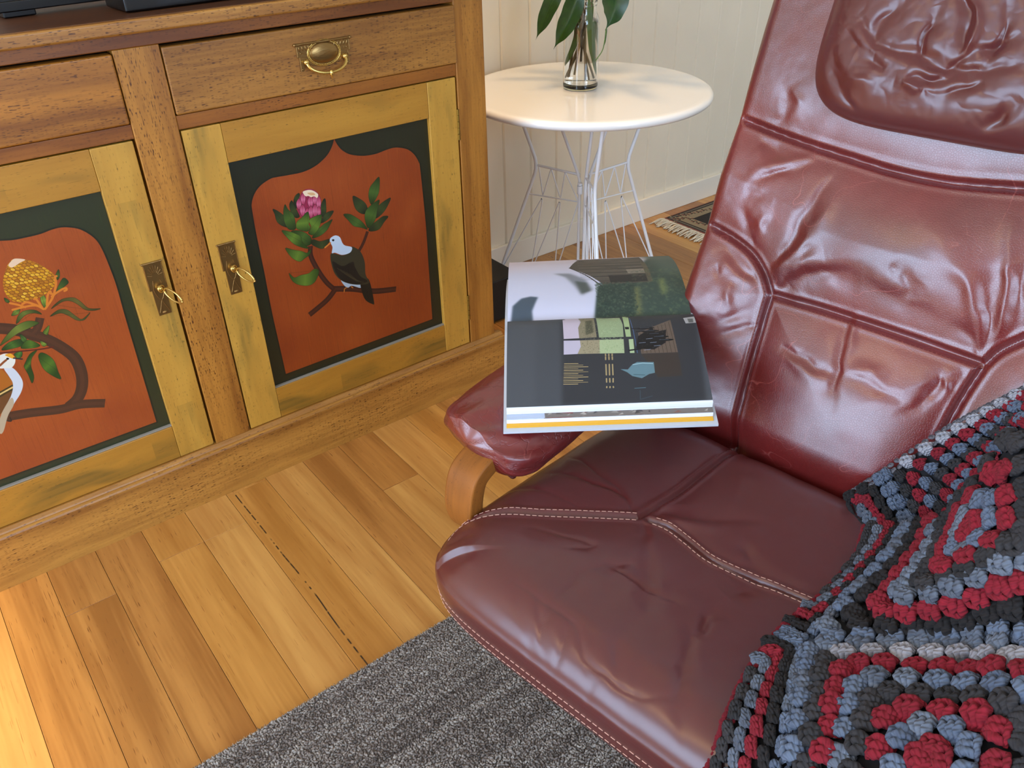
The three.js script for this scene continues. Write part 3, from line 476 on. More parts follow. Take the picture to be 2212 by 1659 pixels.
// ---------- glass vase, water and gum leaves ----------
const VX = 1.4212, VZ = -1.574, VY = TH;
const side = (s, y, d = 0) => V3(VX + 0.7422 * s + 0.6701 * d, y, VZ + 0.6701 * s - 0.7422 * d);
{
  const v = thing('glass_vase', 'clear glass bottle vase filled with water and stems on the white table', 'vase', [VX, VY, VZ]);
  const outer = [[0, 0], [0.036, 0], [0.0405, 0.002], [0.0425, 0.007], [0.0425, 0.14], [0.0422, 0.15], [0.041, 0.158], [0.037, 0.168], [0.0345, 0.174], [0.0338, 0.186], [0.0365, 0.19], [0.0375, 0.193], [0.0365, 0.196], [0.0355, 0.2], [0.0372, 0.206]];
  const inner = [[0.0342, 0.206], [0.0325, 0.2], [0.0318, 0.186], [0.0325, 0.174], [0.035, 0.167], [0.0385, 0.157], [0.0395, 0.15], [0.0398, 0.14], [0.0398, 0.016], [0.037, 0.0125], [0.02, 0.0135], [0, 0.014]];
  const mk = (a) => a.map((p) => new THREE.Vector2(...p));
  part(v, 'glass', new THREE.LatheGeometry(mk([...outer, ...inner]), 96), std({ color: '#ffffff', transmission: 1, thickness: 0.003, roughness: 0, ior: 1.5, attenuationColor: new THREE.Color(0.88, 0.86, 0.66), attenuationDistance: 0.06 }));
  const wt = inner.slice(6).map(([x, y]) => [Math.max(0, x - 0.0003), y + 0.0003]);
  part(v, 'water', new THREE.LatheGeometry(mk([[0, 0.1555], [0.0385, 0.1555], ...wt]).reverse(), 96), std({ color: '#ffffff', transmission: 1, thickness: 0.08, roughness: 0, ior: 1.33, attenuationColor: new THREE.Color(0.93, 0.94, 0.82), attenuationDistance: 0.3 }));
}
const leafTex = dataTex(256, 512, (x, y) => { const m = Math.abs(x - 0.5), vein = smooth(0.02, 0.006, m) * 0.5 + 0.12 * smooth(0.6, 1, Math.sin((y * 30 + m * 26) * Math.PI * 2) * 0.5 + 0.5), n = fbm(x * 8, y * 16, 8, 16, 3, 61); return mix3(mix3(lin('#1f3d1c'), lin('#33581f'), n), lin('#56753a'), vein * 0.8); });
const LEAF = ['#ffffff', '#d8e8ea', '#cfe0a0', '#b9d2a8'].map((c) => std({ map: leafTex, color: c, roughness: 0.34, clearcoat: 0.15, clearcoatRoughness: 0.4, side: THREE.DoubleSide }));
M.stem = std({ color: '#6b5a34', roughness: 0.6 }); M.greenStem = std({ color: '#5d7a34', roughness: 0.5 });
// a long blade along a curved midrib, folded slightly and drawn out to a tip
function blade(pts, width, faceDir, fold = 0.25, twist = 0, tipLong = 0.18) {
  const c = new THREE.CatmullRomCurve3(pts), n = 40, m = 10, F = V3(...faceDir).normalize();
  return sheet(m, n, (i, j) => {
    const p = c.getPoint(j), T = c.getTangent(j), N = F.clone().sub(T.clone().multiplyScalar(F.dot(T))).normalize().applyAxisAngle(T, twist * j), B = T.clone().cross(N);
    const w = width * (Math.pow(Math.sin(Math.PI * Math.pow(Math.min(1, j * 1.0), 0.62)), 0.85) * smooth(1.0, 1 - tipLong, j) + 0.035) * smooth(-0.02, 0.06, j) * (1 + 0.03 * Math.sin(j * 23 + width * 900)), s = (i - 0.5) * 2, th = 0.0004;
    return p.clone().addScaledVector(B, s * w / 2).addScaledVector(N, Math.abs(s) * w * fold * 0.5 - th + 0.001 * Math.sin(j * 17) * s);
  }, (i, j) => [i, j]);
}
{
  // stems cross in the neck and fan out below; each stem with its leaves is one cut spray
  const sprays = [
    { top: side(-0.05, 0.99, 0.02), neck: side(-0.02, 0.775), foot: side(0.026, 0.622, -0.004), c: 'stem', look: 'leaning left', leaves: [[[-0.046, 0.83], [-0.072, 0.79], [-0.093, 0.745], [-0.1085, 0.711], 0.036, 0, -0.02], [[-0.05, 0.9], [-0.12, 0.91], [-0.2, 0.87], [-0.25, 0.82], 0.04, 0, 0.02], [[-0.055, 0.95], [-0.1, 1.0], [-0.15, 1.03], [-0.2, 1.0], 0.035, 3, 0.05]] },
    { top: side(0.0, 1.02, -0.03), neck: side(-0.006, 0.775), foot: side(-0.02, 0.624, 0.01), c: 'stem', look: 'standing upright at the front', leaves: [[[-0.004, 0.84], [-0.024, 0.775], [-0.046, 0.73], [-0.065, 0.696], 0.044, 2, -0.052], [[0.0, 0.92], [0.05, 0.95], [0.09, 0.92], [0.13, 0.87], 0.04, 0, -0.06], [[0.0, 0.98], [-0.05, 1.04], [-0.1, 1.06], [-0.16, 1.03], 0.038, 3, -0.05]] },
    { top: side(0.07, 0.97, 0.0), neck: side(0.018, 0.775), foot: side(-0.026, 0.626, -0.01), c: 'stem', look: 'leaning right', leaves: [[[0.058, 0.86], [0.076, 0.81], [0.072, 0.765], [0.0555, 0.731], 0.06, 1, -0.02], [[0.06, 0.9], [0.13, 0.93], [0.2, 0.9], [0.27, 0.84], 0.042, 0, 0.02], [[0.066, 0.94], [0.12, 1.0], [0.18, 1.02], [0.24, 0.98], 0.038, 3, 0.0]] },
    { top: side(-0.02, 0.98, 0.09), neck: side(0.004, 0.775, 0.012), foot: side(0.01, 0.62, -0.012), c: 'stem', look: 'at the back', leaves: [[[-0.014, 0.85], [-0.02, 0.81], [-0.034, 0.78], [-0.042, 0.752], 0.022, 2, 0.03], [[-0.016, 0.92], [-0.03, 0.98], [-0.08, 1.02], [-0.12, 0.98], 0.04, 0, 0.12], [[0.0, 0.92], [0.05, 0.98], [0.12, 1.0], [0.18, 0.94], 0.04, 1, 0.13]] },
  ];
  const unseenLeaves = (k, list) => list.forEach(([s, y, d, ds, dy, dd, w]) => sprays[k].leaves.push([[s, y], [s + ds * 0.35, y + dy * 0.1 + 0.02], [s + ds * 0.7, y + dy * 0.5], [s + ds, y + dy], w, (rnd() * 4) | 0, d, dd]));  // leaves out of view above, placed to shade the tabletop
  unseenLeaves(0, [[-0.05, 0.93, 0.02, -0.16, -0.06, 0.1, 0.042], [-0.05, 0.97, 0.02, -0.12, 0.06, -0.14, 0.04], [-0.05, 0.9, 0.02, -0.1, -0.03, -0.12, 0.04]]);
  unseenLeaves(1, [[0.0, 0.95, -0.03, 0.1, 0.02, -0.18, 0.042], [0.0, 1.0, -0.03, -0.06, 0.08, -0.16, 0.04], [0.0, 0.9, -0.03, -0.04, 0.03, -0.17, 0.042]]);
  unseenLeaves(2, [[0.06, 0.93, 0, 0.2, 0.02, 0.06, 0.045], [0.06, 0.96, 0, 0.17, 0.06, -0.12, 0.045], [0.06, 0.89, 0, 0.22, 0.0, -0.05, 0.042], [0.06, 0.98, 0, 0.09, 0.1, 0.14, 0.04]]);
  unseenLeaves(3, [[-0.02, 0.93, 0.06, 0.14, 0.03, 0.16, 0.045], [-0.02, 0.96, 0.06, -0.1, 0.06, 0.14, 0.042], [-0.02, 0.9, 0.06, 0.2, 0.05, 0.07, 0.042]]);
  sprays.forEach((sp, k) => {
    const t = thing('gum_leaf_spray', `cut stem of long dark green gum leaves in the vase, ${sp.look}`, 'leaf spray', [0, 0, 0]);
    part(t, 'stem', tube([sp.foot, sp.foot.clone().lerp(sp.neck, 0.55), sp.neck, sp.neck.clone().lerp(sp.top, 0.5), sp.top], 0.0022, 50, 8), M[sp.c]);
    for (const L of sp.leaves) { const d = L[6], pts = L.slice(0, 4).map(([s, y], i) => side(s, y, d + (L[7] ? L[7] * i / 3 : (i - 1.5) * 0.006))); part(t, 'leaf', blade(pts, L[4], [-0.6, 0.35, 0.72], 0.22, 0.3, 0.35), LEAF[L[5]]); part(t, 'leaf_stalk', tube([sp.neck.clone().lerp(sp.top, 0.4), pts[0].clone().lerp(sp.neck.clone().lerp(sp.top, 0.4), 0.4).add(V3(0, 0.012, 0)), pts[0]], 0.001, 14, 6), M.greenStem); }
  });
  // bare cut stems and two slender strap leaves under water
  const bare = [[[0.004, 0.79], [-0.004, 0.70], [-0.012, 0.632]], [[-0.008, 0.79], [0.004, 0.70], [0.016, 0.618]], [[0.01, 0.79], [-0.004, 0.69], [-0.028, 0.622]], [[0.0, 0.79], [0.001, 0.71], [-0.0, 0.66]]];
  bare.forEach((b, k) => { const t = thing('cut_stem', ['thin bare cut stem in the vase slanting down to the left', 'thin bare cut stem in the vase slanting down to the right', 'thin bare cut stem in the vase reaching furthest left at the bottom', 'short bare cut stem in the vase ending well above the bottom'][k], 'stem', [0, 0, 0]); part(t, 'stem', tube(b.map(([s, y], i) => side(s, y, (k - 1.5) * 0.006)), 0.0019, 24, 8), M.stem); });
  const straps = [[[[0.016, 0.8], [0.018, 0.73], [0.024, 0.67], [0.034, 0.622]], 0.015, 'broad green strap leaf under water on the right of the vase'], [[[-0.012, 0.79], [-0.008, 0.72], [-0.022, 0.67], [-0.036, 0.64]], 0.011, 'narrow green strap leaf under water on the left of the vase'], [[[0.026, 0.8], [0.024, 0.74], [0.03, 0.69], [0.037, 0.64]], 0.006, 'thin yellow-green blade of leaf along the right wall of the vase']];
  straps.forEach(([p, w, lab], i) => { const t = thing('strap_leaf', lab, 'leaf', [0, 0, 0]); part(t, 'leaf', blade(p.map(([s, y]) => side(s, y, -0.004 + i * 0.006)), w, [-0.6, 0.2, 0.75], 0.1, 0.2, 0.02), std({ color: i === 2 ? '#6f9130' : '#4c7a2a', roughness: 0.45, side: THREE.DoubleSide })); });
  const dt = thing('trailing_leaf', 'drooping leaf tip on a thin curved stalk outside the vase', 'leaf', [0, 0, 0]);
  part(dt, 'stalk', tube([[0.0575, 0.74], [0.055, 0.715], [0.05, 0.69], [0.034, 0.666]].map(([s, y]) => side(s, y, -0.03)), 0.0012, 24, 6), M.greenStem); part(dt, 'leaf', blade([[0.058, 0.742], [0.057, 0.728], [0.0555, 0.71], [0.052, 0.695]].map(([s, y]) => side(s, y, -0.031)), 0.004, [-0.6, 0.2, 0.75]), LEAF[0]);
}

// ---------- red leather recliner ----------
const BACK_SEAMS={S1:[-244,408,-200,401,-156,395,-95,389,-33,384,24,385,100,395],S2:[-135,203,-62,206,2,206,62,205,129,203],S3:[-245,266,-208,258,-177,246,-152,226,-135,203],S4:[-135,203,-135,177,-133,142,-130,90,-126,34,-126,-19],S5:[129,203,123,169,119,136,117,104],S6:[129,203,138,222,157,244]};
const BACK_FOLDS=[['v',7,6,[-135,211,-136,241,-128,279,-116,321,-102,364]],['r',9,5,[-135,218,-123,254,-106,292,-93,329]],['v',9,6,[-131,207,-100,238,-60,256,-29,259]],['r',12,6,[-134,215,-130,236,-105,253,-78,270]],['v',14,5,[-85,233,-44,248,2,250,49,240,99,220]],['v',9,7,[129,207,122,237,108,271,85,307]],['r',12,6,[127,209,111,242,88,279,56,313,23,334]],['r',8,5,[130,211,128,248,121,289,108,333,101,368]],['v',8,5,[130,208,138,243,137,280,127,319]],['v',7,4,[127,205,105,226,79,235]],['v',9,3.5,[29,264,15,278,0,280]],['v',9,3,[34,250,31,262,37,273]],['r',6,4,[-205,346,-176,365,-138,382]],['v',6,4,[-199,337,-169,353,-141,372]],['v',7,4,[-212,386,-192,380,-174,368]],['r',10,3,[-215,373,-200,363,-187,346]],['v',8,4,[-210,328,-193,322,-170,318]],['r',9,4,[-198,324,-178,299,-170,268]],['v',8,3,[-207,309,-193,279,-168,252]],['v',7,3,[-194,415,-191,434,-206,459]],['r',9,3,[-181,417,-178,436,-192,458]],['v',6,3,[-215,236,-184,224,-159,214]],['r',6,3,[-216,228,-189,215,-163,206]],['v',6,3,[-217,218,-201,205,-181,204]],['v',6,3,[-199,134,-177,159,-148,183]],['v',7,3,[-189,127,-164,143,-140,161]],['r',8,3,[-198,209,-186,185,-187,156]],['v',7,5,[-101,143,-72,140,-48,139,-18,140]],['r',8,4,[-98,136,-69,131,-44,130,-19,133]],['v',6,4,[-8,140,19,144,44,141,68,142]],['r',8,4,[-8,147,18,154,44,150]],['v',7,4,[-28,215,-24,187,-18,166,-16,141,-12,115,-5,85]],['r',8,3,[-20,217,-15,190,-11,169,-11,146]],['v',6,4,[96,183,97,158,93,144]],['r',6,4,[107,184,106,162,108,144]],['v',7,4,[72,123,86,141,99,166,116,187]]];
const PILLOW_EDGE=[-166,495,-166,474,-162,454,-151,437,-128,426,-90,426,-19,427,85,433], PILLOW_LEFT=[-161,562,-163,525,-166,495];
const PILLOW_FOLDS=[['v',6,6,[-141,480,-119,458,-97,438,-77,424]],['v',6,6,[79,472,58,451,41,429]],['v',7,7,[-116,534,-103,521,-91,512,-68,505,-38,499,-6,491,29,494,62,508]],['r',7,5,[-117,528,-100,513,-82,503,-51,496,-17,486,8,483]],['v',6,6,[-14,567,-5,548,-2,522,-4,493]],['r',7,4,[-5,563,3,543,6,518,4,500]],['v',6,5,[-6,491,7,505,29,516,52,534]],['v',5,4,[-91,512,-92,531,-83,545,-80,561]],['v',5,4,[-38,499,-42,518,-34,532,-35,550]],['v',5,4,[-47,477,-37,481,-14,479,7,485]],['r',6,4,[-57,475,-40,474,-24,469]],['v',5,4,[-21,467,-5,467,14,474,36,484]],['v',5,3,[-131,518,-108,504,-89,498]],['v',5,3,[29,495,35,512,34,542,28,563]],['v',6,3,[-71,481,-91,490,-110,493]],['r',8,3,[-116,475,-96,470,-75,470]],['v',5,3,[-143,500,-130,479,-113,467]]];
const SEAT_SEAMS={A:[38,-275,74,-279,115,-248,149,-209,183,-171,224,-125],B:[229,-123,264,-119,305,-115,352,-114,395,-112,450,-106],Cc:[231,-112,236,-87,232,-59,225,-25,227,1,232,30,237,65,240,100]};
const SEAT_FOLDS=[['v',8,4,[131,13,101,26,72,40,36,61,0,87]],['r',9,3,[136,20,104,33,76,45,40,66]],['v',7,4,[159,24,132,28,105,30]],['v',7,3,[67,-27,47,-18,16,4,-6,19]],['v',6,2.5,[42,7,17,23,-9,43]],['v',11,6,[222,-114,200,-94,182,-74,149,-51,105,-24]],['r',10,5,[221,-104,195,-79,165,-53,130,-31]],['v',9,3,[158,-75,133,-88,110,-94]],['r',8,4,[246,-113,268,-106,286,-91]],['v',9,5,[236,-112,256,-98,271,-78,292,-47,324,-8]],['r',9,4,[238,-101,260,-71,279,-39]],['v',9,3,[267,-20,260,3,243,24]],['v',14,5,[182,23,208,33,240,31]],['v',4,1.2,[40,-163,40,-126,41,-103,30,-64,19,-30,15,17,37,62]],['v',4,1.2,[41,-103,19,-98,4,-82]],['v',4,1,[47,-105,82,-107,118,-100,148,-81]],['v',4,1,[110,-208,127,-176,136,-145,140,-130,115,-147]],['v',4,1,[127,-95,131,-52,137,-23,137,-1]],['v',4,1.3,[205,-266,228,-221,242,-174,241,-150,229,-129]],['v',4,1.2,[257,-260,257,-213,250,-170,236,-144]],['v',4,1,[140,-287,167,-254,181,-223,187,-187]],['v',5,2,[40,-153,19,-131,4,-105,-12,-87]],['v',5,2,[44,-126,17,-99,-7,-66]],['v',5,2,[31,-79,11,-65,-8,-60]],['v',5,2,[-13,-13,5,-19,17,-32]],['v',6,2,[35,-257,52,-249,62,-232]],['v',6,2,[21,-252,26,-237,44,-227]],['r',6,2,[27,-256,37,-242,54,-231]]];
const MAIN_LATTICE=[[[357,450,98],[365,470,139],[343,520,175],[325,580,191],[350,640,208]],[[306,445,109],[302,470,142],[264,530,190],[257,580,214],[267,630,238]],[[233,445,107],[227,460,134],[215,510,188],[215,560,226],[227,600,258]],[[154,445,97],[153,455,129],[186,480,190],[201,510,240],[191,550,283]],[[94,440,99],[113,460,140],[128,490,197],[138,520,253],[130,560,297]],[[40,440,110],[68,465,156],[79,490,207],[86,520,258],[92,550,311]],[[17,420,115],[32,460,170],[40,485,217],[46,510,266],[56,540,324]]];
const FLAP_LATTICE=[[[420,428,52],[434,468,79],[456,528,118],[470,570,149],[483,607,179],[498,643,207]],[[407,417,68],[417,455,106],[431,498,141],[447,542,165],[467,593,189],[484,635,213]],[[396,417,88],[400,440,135],[402,472,167],[415,518,181],[442,585,199],[461,633,220]]];
const leatherMap = (() => { const L = lin('#701f1d'), D = lin('#541413'), W = lin('#a0524c'); return dataTex(1024, 1024, (x, y) => { let c = mix3(D, L, clamp(0.5 + 1.6 * (fbm(x * 5, y * 5, 5, 5, 5, 11) - 0.5))); const r = Math.abs(fbm(x * 9, y * 9, 9, 9, 3, 23) - 0.5), r2 = Math.abs(fbm(x * 14 + 3, y * 14, 14, 14, 3, 29) - 0.5); const k = smooth(0.006, 0.001, r) * smooth(0.5, 0.62, fbm(x * 4, y * 4, 4, 4, 2, 37)) + 0.6 * smooth(0.005, 0.001, r2) * smooth(0.55, 0.65, fbm(x * 5, y * 5, 5, 5, 2, 43)); return mix3(c, W, clamp(k * 0.5)); }, { repeat: [2, 2] }); })();
const leatherBump = dataTex(1024, 1024, (x, y) => { // fine pebble with shallow crackle
  let d1 = 9, d2 = 9; const N = 90, X = x * N, Y = y * N, xi = Math.floor(X), yi = Math.floor(Y);
  for (let j = -1; j <= 1; j++) for (let i = -1; i <= 1; i++) { const cx = ((xi + i) % N + N) % N, cy = ((yi + j) % N + N) % N, dx = xi + i + hash(cx, cy, 3) - X, dy = yi + j + hash(cx, cy, 5) - Y, d = Math.sqrt(dx * dx + dy * dy); if (d < d1) { d2 = d1; d1 = d; } else if (d < d2) d2 = d; }
  const peb = smooth(0, 0.25, d2 - d1), cr = Math.abs(fbm(x * 12, y * 12, 12, 12, 4, 71) - 0.5), crk = smooth(0.0, 0.018, cr), reg = smooth(0.42, 0.62, fbm(x * 4, y * 4, 4, 4, 3, 83));
  return 0.25 + 0.35 * peb + 0.4 * lerp(1, crk, reg) + 0.1 * (fbm(x * 40, y * 40, 40, 40, 2, 91) - 0.5);
}, { srgb: false, repeat: [4, 4] });
const crackBump = dataTex(512, 512, (x, y) => { const a = Math.abs(fbm(x * 7, y * 7, 7, 7, 4, 171) - 0.5), b = Math.abs(fbm(x * 13 + 1, y * 13, 13, 13, 3, 177) - 0.5); return 0.2 + 0.5 * smooth(0, 0.03, a) + 0.3 * smooth(0, 0.03, b); }, { srgb: false, repeat: [5, 5] });
const LEATHER = { map: leatherMap, roughness: 0.36, bumpMap: leatherBump, bumpScale: 0.0004, clearcoat: 1, clearcoatRoughness: 0.27 };
M.leather = std(LEATHER); M.leatherPad = std({ ...LEATHER, bumpMap: crackBump, bumpScale: 0.0009 });
M.threadPale = std({ color: '#d3a593', roughness: 0.8 }); M.threadRed = std({ color: '#5f1c1c', roughness: 0.8 });
M.armWood = std({ map: woodTex({ W: 512, H: 1024, mu: 0.12, mv: 0.4, light: '#94591f', dark: '#55300f', pore: '#3c1f0a', poreAmount: 0.35, poreLen: 16, streak: 0.6, blotch: 0.7, s: 431 }), roughness: 0.6, specularIntensity: 0.5, clearcoat: 0.05, clearcoatRoughness: 0.3 });
// distance from (x, y) to a polyline in mm, its signed side and how far along
function segs(P) { const o = []; let L = 0; for (let i = 0; i + 3 < P.length; i += 2) { const x0 = P[i], y0 = P[i + 1], dx = P[i + 2] - x0, dy = P[i + 3] - y0, l = Math.hypot(dx, dy); o.push([x0, y0, dx / l, dy / l, l, L]); L += l; } o.len = L; o.box = [Infinity, Infinity, -Infinity, -Infinity]; for (let i = 0; i < P.length; i += 2) { o.box[0] = Math.min(o.box[0], P[i]); o.box[2] = Math.max(o.box[2], P[i]); o.box[1] = Math.min(o.box[1], P[i + 1]); o.box[3] = Math.max(o.box[3], P[i + 1]); } return o; }
function smoothLine(P, k = 6) { const c = new THREE.CatmullRomCurve3(Array.from({ length: P.length / 2 }, (_, i) => V3(P[2 * i], P[2 * i + 1], 0))); return c.getPoints((P.length / 2) * k).flatMap((p) => [p.x, p.y]); }
const RES = { d: 0, s: 0, t: 0 };
function distTo(S, x, y, far = 60) {
  const b = S.box; if (x < b[0] - far || x > b[2] + far || y < b[1] - far || y > b[3] + far) { RES.d = 1e9; return RES; }
  let best = 1e18, sd = 0, tt = 0; for (const s of S) { const px = x - s[0], py = y - s[1], t = Math.min(s[4], Math.max(0, px * s[2] + py * s[3])), ex = px - t * s[2], ey = py - t * s[3], d = ex * ex + ey * ey; if (d < best) { best = d; sd = px * s[3] - py * s[2]; tt = s[5] + t; } }
  RES.d = Math.sqrt(best); RES.s = sd; RES.t = tt / S.len; return RES;
}
function makeFolds(list) {
  const F = list.map(([k, w, h, P]) => [k === 'r' ? 1 : -1, w < 5 ? 3 : w, h < 1.4 ? h * 1.7 : h, segs(smoothLine(P, 5))]);
  return (x0, y0) => { let z = 0; const x = x0 + 9 * (vnoise(x0 / 34 + 50, y0 / 34 + 50, 999, 999, 61) - 0.5) + 3 * (vnoise(x0 / 11 + 50, y0 / 11 + 50, 999, 999, 63) - 0.5), y = y0 + 9 * (vnoise(x0 / 34 + 150, y0 / 34 + 50, 999, 999, 67) - 0.5) + 3 * (vnoise(x0 / 11 + 150, y0 / 11, 999, 999, 69) - 0.5); for (const [sg, w0, h, S] of F) { const r = distTo(S, x, y, w0 * 4); if (r.d > w0 * 4) continue; const k = vnoise(r.t * 4 + w0 * 7.3 + h * 3.1, S.len * 0.37, 999, 999, 71), w = w0 * (0.65 + 0.9 * k) * (r.s > 0 ? 1.25 : 0.8), e = Math.pow(Math.sin(Math.PI * clamp(r.t * 0.96 + 0.02)), 0.7) * (0.55 + 0.7 * (1 - k)); z += 0.72 * sg * h * e * Math.exp(-Math.pow(r.d / w, 1.7)); } return z; };
}
function makeSeams(lists, { puff = 14, reach = 34, groove = 4.5, gw = 3.2 }) {
  const SS = lists.map((P) => segs(smoothLine(P, 8)));
  return (x, y) => { let d = 1e9; for (const S of SS) { const r = distTo(S, x, y, reach * 4); if (r.d < d) d = r.d; } if (d > 1e8) return puff; return puff * (1 - Math.exp(-d / reach)) - groove * Math.exp(-(d * d) / (gw * gw)) + 1.6 * Math.exp(-((d - 7) * (d - 7)) / 12); };
}
const CH = thing('recliner_armchair', 'red leather reclining armchair with a bentwood arm and padded headrest', 'armchair');
{ const th = 0.157; CH.position.set(0.36 + Math.sin(th) * 0.083, 0, -0.44 + Math.cos(th) * 0.083); CH.rotation.y = th; }
// chair frame: x back, y up, z to the sitter's left
// polar pad: outline superellipse, rim rings then a smooth top H(x, y) in mm
function polarPad(cx, cy, hx, hy, n, rim, H, place, NT = 720, NR = 130) {
  const pos = [], uv = [], idx = [], rings = [...rim], s0 = rim[rim.length - 1][0];
  for (let k = 1; k <= NR; k++) rings.push([s0 * (1 - k / NR), null]);
  const out = (t) => { const c = Math.cos(t), s = Math.sin(t), r = Math.pow(Math.pow(Math.abs(c), n) + Math.pow(Math.abs(s), n), -1 / n); return [r * c, r * s]; };
  rings.forEach(([s, h]) => { for (let i = 0; i < NT; i++) { const [a, b] = out(i / NT * Math.PI * 2), x = cx + hx * a * s, y = cy + hy * b * s; const hh = h === null ? H(x, y, s) : h + (s > 0.9 ? 0 : 0); const p = place(x, y, hh); pos.push(p.x, p.y, p.z); uv.push(x, y + (h === null ? 0 : h * 0.5)); } });
  for (let k = 0; k + 1 < rings.length; k++) for (let i = 0; i < NT; i++) { const a = k * NT + i, b = k * NT + (i + 1) % NT, c = a + NT, d = b + NT; idx.push(a, b, c, b, d, c); }
  const g = new THREE.BufferGeometry(); g.setAttribute('position', new THREE.Float32BufferAttribute(pos, 3)); g.setAttribute('uv', new THREE.Float32BufferAttribute(uv, 2)); g.setIndex(idx); g.computeVertexNormals(); return g;
}
function stitches(curvePts, pitch, len, thick, surf, mat, parent, label) { // dashes of thread laid along points on a surface
  const list = []; let acc = 0;
  for (let i = 0; i + 1 < curvePts.length; i++) { const [x0, y0] = curvePts[i], [x1, y1] = curvePts[i + 1], l = Math.hypot(x1 - x0, y1 - y0); for (let t = pitch - acc; t <= l; t += pitch) { const k = t / l, k2 = (t + len) / l, a = surf(lerp(x0, x1, k), lerp(y0, y1, k)), b = surf(lerp(x0, x1, k2), lerp(y0, y1, k2)); const g = new THREE.CapsuleGeometry(thick, a.distanceTo(b), 2, 5); const d = b.clone().sub(a).normalize(); g.applyQuaternion(new THREE.Quaternion().setFromUnitVectors(V3(0, 1, 0), d)); g.translate((a.x + b.x) / 2, (a.y + b.y) / 2, (a.z + b.z) / 2); list.push(g); } acc = (acc + l) % pitch; }
  if (!list.length) return; const m = part(parent, 'seam_stitching', merge(list), mat, label); m.userData.kind = 'stuff'; return m;
}
function offsetLine(P, off) { const pts = Array.from({ length: P.length / 2 }, (_, i) => [P[2 * i], P[2 * i + 1]]); return pts.map((p, i) => { const a = pts[Math.max(0, i - 1)], b = pts[Math.min(pts.length - 1, i + 1)], l = Math.hypot(b[0] - a[0], b[1] - a[1]); return [p[0] - (b[1] - a[1]) / l * off, p[1] + (b[0] - a[0]) / l * off]; }); }
// seat cushion
const SEAT = (() => {
  const cx = 222, cy = 0, hx = 228, hy = 290, n = 6.5;
  const seams = makeSeams(Object.values(SEAT_SEAMS), { puff: 7, reach: 26, groove: 3.4, gw: 2.6 }), folds = makeFolds(SEAT_FOLDS);
  const soft = (x, y) => 2.2 * (fbm(x / 90 + 40, y / 90 + 40, 999, 999, 3, 5) - 0.5) + 0.9 * (fbm(x / 22 + 40, y / 22 + 40, 999, 999, 2, 8) - 0.5);
  const base = (x, y) => 430 - 12 * smooth(60, 420, x) - 5 * Math.exp(-((x - 240) ** 2) / 16000 - (y * y) / 20000) + 4 * smooth(180, 40, x);
  const H = (x, y) => { // rounded shoulder near the outline
    const ax = Math.abs(x - cx) / hx, ay = Math.abs(y - cy) / hy, s = Math.pow(Math.pow(ax, n) + Math.pow(ay, n), 1 / n), inset = (1 - s) * (ax > ay ? hx : hy), R = x < cx && ax > ay ? 62 : 50, e = clamp(inset / R), drop = (x < cx && ax > ay ? 48 : 42) * (1 - Math.sqrt(Math.max(0, 1 - (1 - e) * (1 - e)))), k = smooth(0, 0.5, e);
    return (base(x, y) - drop + (seams(x, y) - 6) * lerp(0.45, 1, k) + folds(x, y) * lerp(0.55, 1, k) + soft(x, y));
  };
  return { cx, cy, hx, hy, n, H };
})();
const seatPlace = (x, y, h) => V3(x / 1000, h / 1000, y / 1000);
{
  const rim = [[0.0, 338], [0.6, 336], [0.9, 338], [0.965, 343], [0.985, 350], [0.994, 358], [0.995, 364], [0.9945, 367], [0.999, 371], [1.004, 380], [1.006, 389], [1.005, 396], [1.002, 401], [0.9985, 405]].map(([s, h]) => [s, h]);
  // rim heights ride on the same wobble as the top so that the edge meets it
  const rimTop = rim.length - 1;
  const g = polarPad(SEAT.cx, SEAT.cy, SEAT.hx, SEAT.hy, SEAT.n, rim, SEAT.H, seatPlace, 760, 150);
  { const p = g.attributes.position, NT = 760; // blend the last rim rings into the shoulder
    for (let i = 0; i < NT; i++) { const a = rimTop * NT + i, b = (rimTop + 1) * NT + i, hb = p.getY(b), ha = p.getY(a), dlt = hb - ha - 0.0015; for (let k = 0; k < 6; k++) { const q = (rimTop - k) * NT + i; p.setY(q, p.getY(q) + dlt * (1 - k / 6)); } } g.computeVertexNormals(); }
  part(CH, 'seat_cushion', g, M.leather);
  const surf = (x, y) => seatPlace(x, y, SEAT.H(x, y) + 0.25);
  for (const [k, P] of Object.entries(SEAT_SEAMS)) { const S = smoothLine(P, 10); for (const o of [-6.5, 6.5]) stitches(offsetLine(S, o), k === 'B' ? 5 : 7.5, k === 'B' ? 2 : 4.6, 0.00042, surf, k === 'B' ? M.threadRed : M.threadPale, CH); }
  // stitched seam round the front edge
  const edge = []; for (let i = 0; i <= 300; i++) { const t = Math.PI * (0.62 + 0.76 * i / 300), c = Math.cos(t), s = Math.sin(t), r = Math.pow(Math.pow(Math.abs(c), SEAT.n) + Math.pow(Math.abs(s), SEAT.n), -1 / SEAT.n); edge.push([SEAT.cx + SEAT.hx * r * c, SEAT.cy + SEAT.hy * r * s]); }
  for (const h of [358.5, 371.5]) stitches(edge, 7.5, 4.6, 0.00045, (x, y) => seatPlace(SEAT.cx + (x - SEAT.cx) * (h > 365 ? 1.0015 : 0.9965), SEAT.cy + (y - SEAT.cy) * (h > 365 ? 1.0015 : 0.9965), h), M.threadPale, CH);
}
